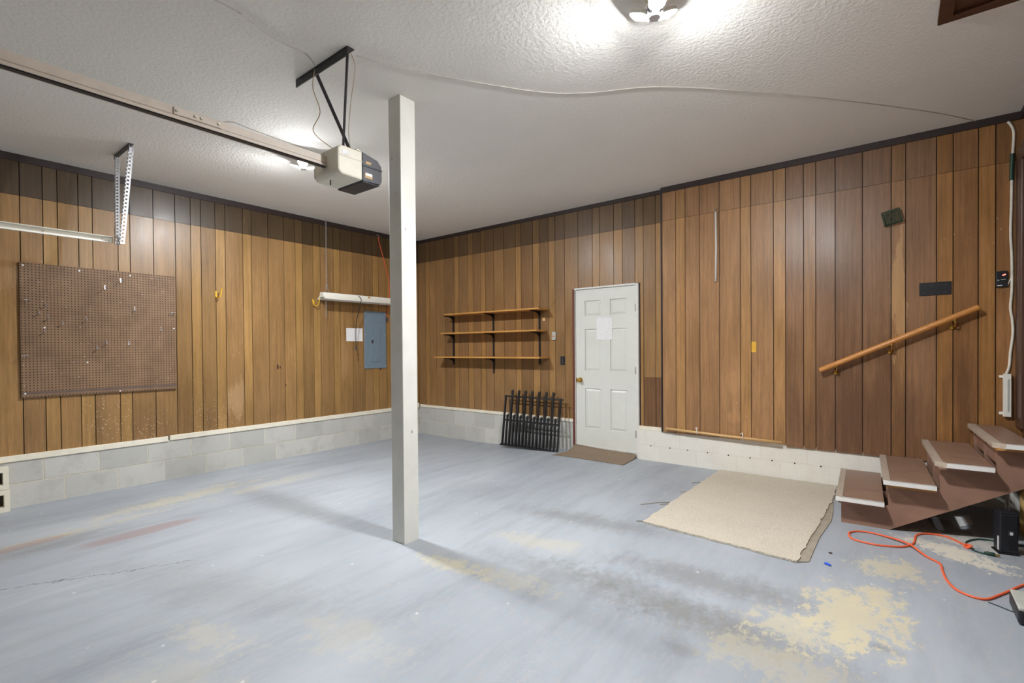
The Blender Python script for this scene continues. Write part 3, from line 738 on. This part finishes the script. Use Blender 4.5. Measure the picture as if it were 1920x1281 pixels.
# ------------------------------------------------------------------ breaker panel and notices
bp = thing('breaker_panel', (XL, 4.70, 1.03), 'blue-grey metal electrical breaker panel on the paneled wall', 'electrical panel')
box(XL+.0005, XL+.012, 4.505, 4.912, 1.03, 1.916).build('cover_plate', 'bluegrey', bp, bevel=.004)
pdr = box(XL+.012, XL+.019, 4.605, 4.80, 1.135, 1.74).build('panel_door', 'bluegrey', bp, bevel=.003)
box(XL+.019, XL+.024, 4.628, 4.662, 1.42, 1.475).build('latch', 'dgrey', pdr, bevel=.003)
for z in (1.22, 1.65): MB().cyl((XL+.016, 4.803, z-.03), (XL+.016, 4.803, z+.03), .005, 8).build('hinge', 'bluegrey', pdr)
for y in (4.525, 4.89):
    for z in (1.06, 1.56, 1.885): MB().cyl((XL+.012, y, z), (XL+.015, y, z), .006, 8).build('screw', 'wlabel', bp)
MB().cyl((XL+.012, 4.80, 1.0), (XL+.012, 4.80, 1.03), .008, 8).build('conduit_stub', 'black', bp)
for i, (y0, y1) in enumerate(((4.200, 4.338), (4.342, 4.482))):
    o = box(XL+.0006, XL+.002, y0, y1, 1.452, 1.648).build('paper_notice', 'paper')
    tag(o, ['white paper notice on paneling, the one away from the breaker panel', 'white paper notice on paneling right against the breaker panel'][i], 'paper', 'paper notices on the paneling')

# ------------------------------------------------------------------ wall shelves
SB = [(-5.535, -3.735, 1.845, 'top'), (-5.61, -3.775, 1.553, 'middle'), (-5.765, -3.73, 1.185, 'bottom')]
labs = ['light wooden shelf board, topmost of three on the paneled wall', 'light wooden shelf board, middle one of three on the paneled wall', 'light wooden shelf board, lowest of three, reaching furthest toward the corner']
for (x0, x1, z, n_), lb in zip(SB, labs):
    o = box(x0, x1, 5.345, YB-.0148, z, z+.022).build('shelf_board', 'shelf', bevel=.003); tag(o, lb, 'shelf', 'shelf boards on the paneled wall')
for i, (x, z0, z1) in enumerate(((-5.57, 1.07, 1.90), (-4.732, .955, 1.90), (-3.897, 1.10, 1.90))):
    t = thing('shelf_standard', (x, YB, z0), ['black slotted shelf standard with brackets toward the room corner', 'black slotted shelf standard with brackets in the middle, hanging lowest', 'black slotted shelf standard with brackets on the side nearer the door'][i], 'shelf bracket', 'black shelf standards')
    box(x-.0125, x+.0125, YB-.014, YB-.0005, z0, z1).build('upright', 'black', t)
    for (xa, xb, zs, n_) in SB:
        if i == 2 and n_ == 'bottom': continue
        MB().prism([(YB-.015, zs-.075), (YB-.015, zs-.001), (YB-.225, zs-.001), (YB-.225, zs-.012), (YB-.10, zs-.022), (YB-.05, zs-.04)], lambda p, h: (h, p[0], p[1]), x-.006, x+.006).build('bracket', 'black', t)

# small boxes near the door
wb = thing('wall_box', (-3.655, YB, 1.49), 'tilted grey thermostat box with orange button on paneling beside the door', 'control box')
rt = Matrix.Rotation(R(5), 3, 'Y')
MB().obox((-3.655, YB-.012, 1.49), (.062, .022, .115), rt).build('box_body', 'gbox', wb, bevel=.004)
MB().obox((-3.654, YB-.024, 1.515), (.04, .003, .05), rt).build('face_plate', 'ccable', wb)
MB().cyl((-3.657, YB-.022, 1.482), (-3.657, YB-.028, 1.482), .008, 10).build('button', 'orange', wb)
MB().tube(catmull([(-3.665, YB-.012, 1.548), (-3.70, YB-.006, 1.57), (-3.76, YB-.006, 1.63), (-3.79, YB-.006, 1.72), (-3.80, YB-.006, 1.77), (-3.745, YB-.006, 1.85), (-3.66, YB-.006, 1.95), (-3.62, YB-.006, 2.05), (-3.60, YB-.006, 2.10), (-3.42, YB-.006, 2.115)]), .0022, 6).build('bell_wire', 'tcable', wb)
box(-3.84, -3.80, YB-.012, YB-.001, 1.70, 1.745).build('wire_tag', 'bamboo', wb)
sp = thing('switch_plate', (-3.525, YB, 1.155), 'black light switch plate beside the white door', 'switch')
box(-3.56, -3.489, YB-.006, YB-.0005, 1.098, 1.214).build('plate', 'bplastic', sp, bevel=.002)
box(-3.533, -3.516, YB-.013, YB-.005, 1.14, 1.172).build('toggle', 'dgrey', sp)
for z in (1.125, 1.187): MB().cyl((-3.5245, YB-.006, z), (-3.5245, YB-.0075, z), .004, 8).build('screw', 'hinge', sp)

# ------------------------------------------------------------------ folded black fence panels leaning on the wall
def fence(xo, yb, yt, label):
    x0, x1 = -4.40+xo, -3.47+xo; zb_ = fz(-3.9, yb)+.004
    t = thing('fence_panel', ((x0+x1)/2, yb, zb_), label, 'fence panel', 'black metal fence panels by the door')
    def P(x, z): return Vector((x, yb+(yt-yb)*z/.76, zb_+z))
    r = .0085
    MB().tube([P(x0-.03, .012), P(x1+.005, .012)], .011, 8).build('bottom_rail', 'black', t)
    MB().tube([P(x0-.02, .69), P(x1+.035, .69)], r, 8).build('top_rail', 'black', t)
    MB().tube([P(x0, .355), P(x1, .355)], r, 8).build('middle_rail', 'black', t)
    for x in (x0, x1): MB().tube([P(x, 0.01), P(x, .70)], .013, 8).build('end_post', 'black', t)
    n_ = 7
    for k in range(n_):
        x = x0+(x1-x0)*(k+1)/(n_+1)
        m = MB().tube([P(x, .015), P(x, .745)], .0150, 8)
        for s_ in (-1, 1): m.tube([P(x, .72), P(x+s_*.016, .735), P(x+s_*.018, .775)], .005, 6)
        m.tube([P(x, .73), P(x, .765), P(x, .79)], .006, 6, radii=[.008, .009, .002])
        m.build('tall_picket', 'black', t)
    for k in range(n_+1):
        x = x0+(x1-x0)*(k+.5)/(n_+1)
        m = MB().tube([P(x, .015), P(x, .40)], .0125, 8)
        for s_ in (-1, 1): m.tube([P(x, .39), P(x+s_*.014, .40), P(x+s_*.015, .43)], .005, 6)
        m.tube([P(x, .40), P(x, .425), P(x, .445)], .006, 6, radii=[.008, .009, .002])
        m.build('short_picket', 'black', t)
fence(0, 5.36, 5.47, 'black metal spear-top fence panel leaning in front of another by the door')
fence(-.035, 5.42, 5.52, 'black metal spear-top fence panel leaning behind the front one')

# ------------------------------------------------------------------ doormat
m = MB(); nx, ny = 25, 17
for i in range(nx):
    for j in range(ny):
        u, v = i/(nx-1), j/(ny-1)
        x = -3.46+(1.0)*u; y = 5.195+.40*v-.01*u
        x += .03*(1-v)*(1-u)-.01*u*v+.125*v*(1-u)
        lift = .075*max(0, (v-.6)/.4)**2*(.45+.55*(1-u))+.004*math.sin(7*u+2*v)
        m.v.append(Vector((x, min(y, 5.575), fz(x, y)+.006+abs(lift))))
top_n = len(m.v)
m.v += [v-Vector((0, 0, .006)) for v in m.v]
for i in range(nx-1):
    for j in range(ny-1):
        a = i*ny+j; q = (a, a+ny, a+ny+1, a+1); m.f += [q, tuple(top_n+k for k in reversed(q))]
edge = [(i*ny, (i+1)*ny) for i in range(nx-1)]+[((i+1)*ny+ny-1, i*ny+ny-1) for i in range(nx-1)]+[(j+1, j) for j in range(ny-1)]+[((nx-1)*ny+j, (nx-1)*ny+j+1) for j in range(ny-1)]
for a, b in edge: m.f.append((a, b, top_n+b, top_n+a))
tag(m.build('door_mat', 'mat', smooth=False), 'thin brown doormat curling up against the white door', 'mat')

# ------------------------------------------------------------------ carpet remnant
random.seed(3)
def outline(pts, n, jag):
    out = []
    for k in range(len(pts)):
        a, b = Vector(pts[k]), Vector(pts[(k+1) % len(pts)]); d = (b-a); nrm = Vector((d.y, -d.x)).normalized()
        for i in range(n): out.append(a+d*(i/n)+nrm*random.uniform(-jag, jag))
    return out
def slab_xy(poly, z0, z1):                             # thin sheet that follows the slab
    n = len(poly); m = MB(); c = sum(poly, Vector((0, 0)))/n
    m.v = [Vector((p.x, p.y, fz(p.x, p.y)+z1)) for p in poly]+[Vector((p.x, p.y, fz(p.x, p.y)+z0)) for p in poly]
    m.v += [Vector((c.x, c.y, fz(c.x, c.y)+z1)), Vector((c.x, c.y, fz(c.x, c.y)+z0))]
    for i in range(n):
        j = (i+1) % n; m.f += [(i, j, 2*n), (n+j, n+i, 2*n+1), (i, n+i, n+j, j)]
    return m
cr = thing('carpet_remnant', (-1.0, 4.6, fz(-1, 4.6)), 'cream looped carpet remnant with frayed edges at the foot of stairs', 'carpet')
slab_xy(outline([(-1.575, 3.665), (-.50, 3.575), (-.437, 5.05), (-.44, 5.545), (-1.50, 5.535)], 34, .008), .002, .016).build('carpet_pile', 'carpet', cr)
bk = [Vector(q) for q in ((-.503, 3.58), (-.44, 3.632), (-.437, 3.8), (-.432, 4.094), (-.415, 4.3), (-.397, 4.52), (-.405, 4.75), (-.43, 5.05), (-.46, 5.05), (-.48, 4.3))]
slab_xy(bk, .001, .007).build('backing_strip', 'backing', cr)
for a, b in (((-1.54, 4.28), (-1.76, 4.05)), ((-1.53, 4.62), (-1.60, 4.58)), ((-1.52, 5.0), (-1.60, 4.93)), ((-1.575, 3.68), (-1.63, 3.67)), ((-1.55, 4.2), (-1.62, 4.14))):
    MB().tube([(a[0]+.02, a[1], fz(*a)+.005), ((a[0]+b[0])/2, (a[1]+b[1])/2+.01, fz(*a)+.007), (b[0], b[1], fz(*b)+.004)], .0035, 6).build('frayed_strand', 'backing', cr)

# ------------------------------------------------------------------ things on the proud wall
o = thing('curtain_wand', (-1.53, YBB, 2.03), 'slim white plastic wand hanging from a nail on the paneling', 'wand')
MB().tube([(-1.531, YBB-.015, 2.04), (-1.526, YBB-.015, 2.4), (-1.530, YBB-.015, 2.78)], .010, 10).build('rod', 'white', o, True)
MB().cyl((-1.531, YBB-.015, 2.03), (-1.531, YBB-.015, 2.055), .012, 10).build('end_cap', 'gbox', o)
MB().tube([(-1.530, YBB-.015, 2.775), (-1.536, YBB-.012, 2.80), (-1.530, YBB-.006, 2.83)], .005, 6).build('hook', 'hinge', o)
MB().cyl((-1.530, YBB-.02, 2.815), (-1.530, YBB+.002, 2.815), .004, 8).build('nail', 'hinge', o)
o = box(-1.183, -1.138, YBB-.0025, YBB-.0005, 1.268, 1.375).build('sticky_note', 'note'); tag(o, 'small yellow sticky note on the paneling', 'note')
o = MB().tube([(-2.075, YBB-.05, .397), (-1.5, YBB-.048, .379), (-.9, YBB-.05, .368)], .012, 10).build('wooden_dowel', 'bamboo', None, True)
tag(o, 'long light wooden dowel resting on two white hooks along the wall', 'rod')
for i, (x, z) in enumerate(((-1.728, .386), (-1.262, .374))):
    m = MB().tube(catmull([(x, YBB-.0005, z-.012), (x, YBB-.03, z-.018), (x+.006, YBB-.055, z-.016), (x+.008, YBB-.078, z+.01), (x+.006, YBB-.07, z+.045), (x, YBB-.062, z+.055)], 5), .005, 8)
    m.tube(catmull([(x-.02, YBB-.0005, z+.03), (x-.022, YBB-.02, z+.04), (x-.02, YBB-.028, z+.03)], 4), .0045, 6)
    tag(m.build('cup_hook', 'white'), ['white cup hook holding the wooden dowel toward the house door', 'white cup hook holding the wooden dowel toward the stairs'][i], 'hook', 'cup hooks under the dowel')
# suet cage
cg = thing('wire_cage', (-.03, YBB, 2.46), 'small square green wire cage hung askew high on the paneling', 'wire cage')
rm = Matrix.Rotation(R(-13), 4, 'Y'); cxm = Matrix.Translation((-.03, YBB-.028, 2.463)) @ rm
def wire(m, a, b, r=.0019): m.tube([cxm @ Vector(a), cxm @ Vector(b)], r, 5)
hw, hh, hd = .064, .058, .024
for yy_, nm in ((-hd, 'front_grid'), (hd, 'back_grid')):
    m = MB()
    for k in range(9):
        u = -hw+2*hw*k/8; wire(m, (u, yy_, -hh), (u, yy_, hh))
        v = -hh+2*hh*k/8; wire(m, (-hw, yy_, v), (hw, yy_, v))
    m.build(nm, 'dgreen', cg)
m = MB()
for k in range(5):
    u = -hw+2*hw*k/4
    for z in (-hh, hh): wire(m, (u, -hd, z), (u, hd, z))
    v = -hh+2*hh*k/4
    for x in (-hw, hw): wire(m, (x, -hd, v), (x, hd, v))
for x in (-hw, hw):
    for y in (-hd, hd): wire(m, (x, y, -hh), (x, y, hh), .0035)
for z in (-hh, hh):
    for y in (-hd, hd): wire(m, (-hw, y, z), (hw, y, z), .004)
m.build('frame', 'dgreen', cg)
MB().cyl((-.04, YBB-.05, 2.525), (-.04, YBB+.002, 2.525), .003, 6).build('nail', 'hinge', cg)
# four-gang plate
pl = thing('wall_plate', (.26, YBB, 1.81), 'wide black four-gang wall plate above the handrail', 'wall plate')
box(.157, .366, YBB-.007, YBB-.0005, 1.752, 1.864).build('plate', 'bplastic', pl, bevel=.003)
for k in range(4):
    x = .193+.0455*k
    MB().cyl((x, YBB-.007, 1.805), (x, YBB-.014, 1.805), .007, 10).build('socket', 'black', pl)
    for z in (1.775, 1.84): MB().cyl((x, YBB-.007, z), (x, YBB-.009, z), .0045, 8).build('screw', 'dgrey', pl)
# opener push button
bt = thing('opener_button', (.667, YBB, 1.85), 'black opener wall button with a lit red lamp', 'control button')
box(.632, .700, YBB-.022, YBB-.0005, 1.787, 1.916).build('case', 'bplastic', bt, bevel=.004)
MB().obox((.678, YBB-.0235, 1.884), (.020, .003, .008), Matrix.Rotation(R(-25), 3, 'Y')).build('red_lamp', 'led', bt)
box(.640, .668, YBB-.0235, YBB-.0215, 1.797, 1.806).build('label', 'wlabel', bt)
box(.660, .688, YBB-.0235, YBB-.0215, 1.845, 1.851).build('label', 'gbox', bt)
box(.640, .650, YBB-.0235, YBB-.0215, 1.838, 1.848).build('label', 'gbox', bt)
# white cable and its box
wc = thing('wall_cable', (.70, YBB, .74), 'white cable running down the corner paneling into a slim white box', 'cable')
cp = [(.698, 3.10), (.715, 3.07), (.732, 3.007), (.728, 2.862), (.722, 2.632), (.720, 2.452), (.716, 2.208), (.723, 2.029), (.724, 1.767), (.716, 1.624), (.727, 1.522), (.730, 1.407), (.717, 1.268), (.71, 1.153), (.693, 1.09)]
MB().tube(catmull([(x, YBB-.012, z) for x, z in cp], 5), .009, 8).build('cable', 'wcable', wc, True)
MB().tube(catmull([(.700, YBB-.012, 1.80), (.712, YBB-.012, 1.84), (.722, YBB-.012, 1.87)], 4), .0035, 6).build('branch_wire', 'wcable', wc)
MB().tube([(.7195, YBB-.013, 2.63), (.7205, YBB-.013, 2.72), (.7255, YBB-.013, 2.84)], .0135, 8).build('green_sleeve', 'green', wc)
box(.674, .719, YBB-.045, YBB-.0005, .750, 1.092).build('box_case', 'wmetal', wc, bevel=.003)
box(.697, .708, YBB-.047, YBB-.0445, .79, 1.05).build('cover_strip', 'gbox', wc)
for z in (.775, 1.07): box(.652, .676, YBB-.012, YBB-.0005, z-.01, z+.01).build('fixing_tab', 'wmetal', wc)

# ------------------------------------------------------------------ handrail
hrl = thing('handrail', (-.02, YBB, 1.08), 'light wooden handrail sloping up the paneled wall beside the stairs', 'handrail')
A, B = Vector((-.571, YBB-.08, 1.095)), Vector((.528, YBB-.08, 1.632)); dv = (B-A).normalized()
up = Vector((0, 1, 0)).cross(dv); up = up if up.z > 0 else -up
prof = [(.022*math.cos(t)*(1 if True else 1), .024*math.sin(t)) for t in [2*math.pi*k/14 for k in range(14)]]
ml = MB().prism(prof, lambda p, h: A+dv*h+Vector((0, 1, 0))*p[0]+up*p[1], 0, (B-A).length)
ml.build('rail', 'railw', hrl, bevel=.004)
for x in (-.448, -.042, .374):
    c = A+dv*((x-A.x)/dv.x)-up*.024
    m = MB().tube(catmull([c+up*.002, c-Vector((0, 0, .03)), c+Vector((0, .03, -.055)), (x, YBB-.004, c.z-.06)], 5), .006, 8)
    m.cyl((x, YBB-.0005, c.z-.06), (x, YBB-.008, c.z-.06), .022, 14).bar(c-dv*.028+up*.001, c+dv*.028+up*.001, .02, .005, up)
    m.build('bracket', 'brass', hrl, True)

# ------------------------------------------------------------------ stairs
st = thing('staircase', (.2, 4.95, fz(.2, 4.9)), 'brown painted wooden stairs with pale worn nosings against the paneled wall', 'stairs')
SM = Matrix.Translation((-.352, 4.455, 0)) @ Matrix.Rotation(R(2.4), 4, 'Z')
zt_ = [.178, .344, .512, .675]; run = .29; LEN = 1.045; th = .03
XE = XR-.055+.352-.012                               # local x where the stair meets the casing wall
for i, z in enumerate(zt_):
    x0 = run*i; x1 = x0+.285 if i < 3 else XE-.02; ch = .0 if i < 2 else .045
    poly = [(x0+ch, 0), (x1, 0), (x1, LEN-.012*i), (x0, LEN-.012*i), (x0, ch)] if ch else [(x0, 0), (x1, 0), (x1, LEN-.012*i), (x0, LEN-.012*i)]
    td = MB().prism(poly, lambda p, h: (p[0], p[1], h), z-th, z).xf(SM).build('tread', 'tread', st, bevel=.003)
    e = .012; w_ = .032
    # worn nosing strip along the front edge, white strip along the open end
    MB().box(x0-e, x0+w_, ch, LEN-.012*i, z-.001, z+.004).box(x0-e, x0, ch, LEN-.012*i, z-th-.002, z).xf(SM).build('nosing', 'nosing', td, bevel=.002)
    if ch: MB().prism([(x0-e, ch), (x0+ch, -e), (x0+ch, w_*.6), (x0+w_, ch)], lambda p, h: (p[0], p[1], h), z-th-.002, z+.004).xf(SM).build('nosing_corner', 'nosing', td)
    MB().box(x0+ch+(0 if ch else -e), x1, -e, .0, z-th+.002, z+.003).box(x0+ch+w_*.5, x1, -e, .012, z, z+.003).xf(SM).build('end_strip', 'wstrip', td, bevel=.002)
    MB().box(x0+.004, x1, .004, LEN-.02-.012*i, z-th-.014, z-th-.0005).xf(SM).build('tread_underlay', 'shelf' if i in (1, 3) else 'brown', td)
    # riser
    zb_ = zt_[i-1] if i else fz(-.3, 5)-.0
    MB().box(x0+.03, x0+.048, .134, LEN-.03-.012*i, zb_+.002, z-th-.016).xf(SM).build('riser', 'brown', st)
# cut stringers
fl = fz(-.3, 4.6)-.002
def stringer(y0, y1, name, mat):
    P_ = [(.02, fl)]
    for i, z in enumerate(zt_):
        P_ += [(run*i+.02, z-th-.0145), (run*(i+1)+.02 if i < 3 else XE-.03, z-th-.0145)]
    P_ += [(XE-.03, .40), (.31, fl)]
    tri = MB()
    # built from column strips so the saw-tooth face stays flat and closed
    xs_ = sorted(set([.02, .31, XE-.03]+[run*i+.02 for i in range(4)]))
    def topz(x):
        i = min(3, max(0, int((x-.02)/run+1e-6))); return zt_[i]-th-.0145
    def botz(x): return fl if x <= .31 else fl+(x-.31)*(.40-fl)/(XE-.03-.31)
    for a, b in zip(xs_, xs_[1:]):
        tz = topz((a+b)/2)
        tri.prism([(a, botz(a)), (b, botz(b)), (b, tz), (a, tz)], lambda p, h: (p[0], h, p[1]), y0, y1)
    tri.xf(SM).build(name, mat, st)
stringer(.095, .133, 'stringer', 'brown'); stringer(.52, .556, 'stringer', 'brown'); stringer(LEN-.10, LEN-.065, 'stringer', 'brown')

# things under the stairs
def flat(name, pts, h, mat, label, cat):
    o = slab_xy([Vector(q) for q in pts], .001, h).build(name, mat); tag(o, label, cat); return o
flat('paper_scrap', [(.36, 5.20), (.452, 5.25), (.458, 5.03), (.373, 4.91)], .004, 'paper', 'crumpled white paper scrap on the floor under the stairs', 'paper')
flat('floor_board', [(.19, 5.02), (.33, 5.03), (.345, 4.86), (.43, 4.83), (.435, 4.76), (.235, 4.74)], .0028, 'board', 'flat grey board lying in shadow under the stairs', 'board')
o = MB().prism([(.655, 5.12), (.668, 5.36), (.676, 5.36), (.663, 5.12)], lambda p, h: (p[0], p[1], h), fz(.66, 5.2), .27).build('leaning_panel', 'white'); tag(o, 'pale panel standing upright in the dark beneath the stair landing', 'panel')
o = MB().tube([(.735, 4.98, fz(.73, 4.98)), (.735, 4.985, .1), (.737, 4.98, .29)], .04, 12, radii=[.042, .040, .041]).build('timber_stub', 'log', None, True); tag(o, 'rough round timber stub standing under the stair landing', 'timber')

# ------------------------------------------------------------------ cords and boxes on the floor
def fpts(P, h): return [(x, y, fz(x, y)+h) for x, y in P]
ex = thing('extension_cord', (.1, 4.1, fz(.1, 4.1)), 'orange extension cord looped on the floor in front of the stairs', 'cord')
P = [(.70, 4.16), (.64, 4.07), (.572, 3.985), (.461, 3.785), (.375, 3.656), (.281, 3.685), (.235, 3.80), (.222, 3.95), (.215, 4.06), (.149, 4.141), (.065, 4.281), (-.061, 4.379), (-.15, 4.405), (-.217, 4.388), (-.262, 4.34), (-.269, 4.281), (-.239, 4.199), (-.117, 4.175), (0, 4.215), (.056, 4.265), (.092, 4.34), (.101, 4.403), (.113, 4.524), (.15, 4.59), (.195, 4.616), (.25, 4.625), (.295, 4.606), (.345, 4.54), (.38, 4.472)]
pp = fpts(P, .0065); sp_ = catmull(pp, 6)
for q in sp_:
    if (Vector((q.x, q.y))-Vector((.05, 4.285))).length < .05 and q.x < .09: pass
idx = 9*6
for k in range(len(sp_)):                             # the first pass crosses over the second
    if 8*6 < k < 12*6: sp_[k].z += .013*math.exp(-((k-10*6)/5.)**2)
MB().tube(sp_, .0065, 8).build('cable', 'orange', ex, True)
c0 = Vector((.38, 4.47, fz(.38, 4.47)+.012))
m = MB()
for k in range(3):
    m.tube([c0+Vector((.013*math.cos(a)-.005+.006*k, .018*math.sin(a), .009*math.sin(a+k))) for a in [2*math.pi*q/10 for q in range(10)]], .0055, 6, closed=True)
m.build('knot', 'orange', ex, True)
gc = thing('green_cord', (.45, 4.5, fz(.45, 4.5)), 'dark green cord with plug lying beside the black floor box', 'cord')
MB().tube(catmull(fpts([(.376, 4.505), (.377, 4.55), (.39, 4.60), (.438, 4.673), (.49, 4.70), (.54, 4.70), (.60, 4.69), (.66, 4.70), (.72, 4.72)], .0055), 6), .0055, 8).build('cable', 'green', gc, True)
MB().tube(catmull(fpts([(.398, 4.44), (.41, 4.425), (.43, 4.41), (.455, 4.405)], .0055), 6), .0055, 8).build('cable', 'green', gc, True)
pzz = fz(.48, 4.4)
m = MB().tube([(.452, 4.405, pzz+.011), (.468, 4.402, pzz+.013), (.50, 4.397, pzz+.013), (.503, 4.397, pzz+.013)], .012, 10, radii=[.007, .012, .012, .009]).build('plug', 'green', gc, True)
for dz in (-.006, .006): box(.503, .525, 4.390+dz, 4.3925+dz, pzz+.009, pzz+.017).build('prong', 'brass', m)
bb = thing('floor_box', (.57, 4.52, fz(.57, 4.5)), 'upright black plastic power box standing on the floor by the stairs', 'power box')
fb = fz(.57, 4.5)
RZ = Matrix.Translation((.568, 4.53, fb)) @ Matrix.Rotation(R(12), 4, 'Z')
bdy = MB().box(-.046, .046, -.05, .05, .008, .262).xf(RZ).build('case', 'bplastic', bb, bevel=.007)
MB().box(-.056, .050, -.056, .056, .0, .010).xf(RZ).build('base_plate', 'black', bb, bevel=.003)
MB().box(-.040, .040, -.044, .044, .2615, .272).xf(RZ).build('top_cap', 'bplastic', bb, bevel=.004)
MB().box(-.0485, -.0455, -.035, -.02, .02, .11).xf(RZ).build('white_stripe', 'wlabel', bb)
MB().box(-.004, .022, -.0535, -.0495, .125, .155).xf(RZ).build('socket_frame', 'dgrey', bdy)
MB().box(.002, .016, -.055, -.053, .131, .149).xf(RZ).build('socket', 'wlabel', bdy)
MB().box(.0, .03, -.054, -.0495, .04, .10).xf(RZ).build('flap', 'black', bdy)
lb = thing('low_box', (.62, 3.56, fz(.6, 3.6)), 'low black box with a pale top lying on the floor', 'box')
lz = fz(.6, 3.6)
box(.475, .78, 3.44, 3.69, lz+.002, lz+.07).build('tray', 'bplastic', lb, bevel=.012)
box(.478, .777, 3.443, 3.687, lz+.068, lz+.085).build('lid', 'gbox', lb, bevel=.006)
MB().tube(catmull(fpts([(.39, 3.637), (.42, 3.62), (.45, 3.60), (.478, 3.585)], .003), 5), .003, 6).build('lead', 'black', lb)
m = MB(); m.sphere((-.347, 3.66, fz(-.347, 3.66)+.008), 1., 7, 5, (.017, .010, .007)); m.sphere((-.332, 3.65, fz(-.33, 3.65)+.006), 1., 6, 4, (.012, .01, .006))
tag(m.build('foil_scrap', 'blue'), 'tiny blue foil scrap lying on the grey floor', 'litter')
m = MB(); m.sphere((-.345, 3.86, fz(-.345, 3.86)+.004), 1., 7, 5, (.012, .009, .004))
tag(m.build('dirt_crumb', 'knot'), 'tiny dark crumb of dirt on the floor beside the carpet', 'litter')

# ------------------------------------------------------------------ loose cored blocks by the wall
def cored(y0, z0, label):
    t = thing('cinder_block', (XL+.06, y0+.2, z0), label, 'concrete block', 'cored concrete blocks at the wall')
    xa, xb = XL+.034, XL+.112; L_, h_ = .405, .198; m = MB(); cores = [(y0+.035, y0+.185), (y0+.22, y0+.368)]
    ys_ = [y0, cores[0][0], cores[0][1], cores[1][0], cores[1][1], y0+L_]; zs_ = [z0, z0+.045, z0+.155, z0+h_]
    for i in range(5):
        for k in range(3):
            if i in (1, 3) and k == 1: continue
            m.box(xa, xb, ys_[i], ys_[i+1], zs_[k], zs_[k+1])
    m.build('block_body', 'sill', t)
    for a, b in cores: box(xa, xa+.004, a, b, z0+.045, z0+.155).build('core_back', 'cored', t)
zf = fz(XL, .5)
cored(.265, zf+.001, 'cream concrete block with open cores, lower of a pair at the wall foot')
cored(.26, zf+.203, 'cream concrete block with open cores, upper of a pair at the wall foot')
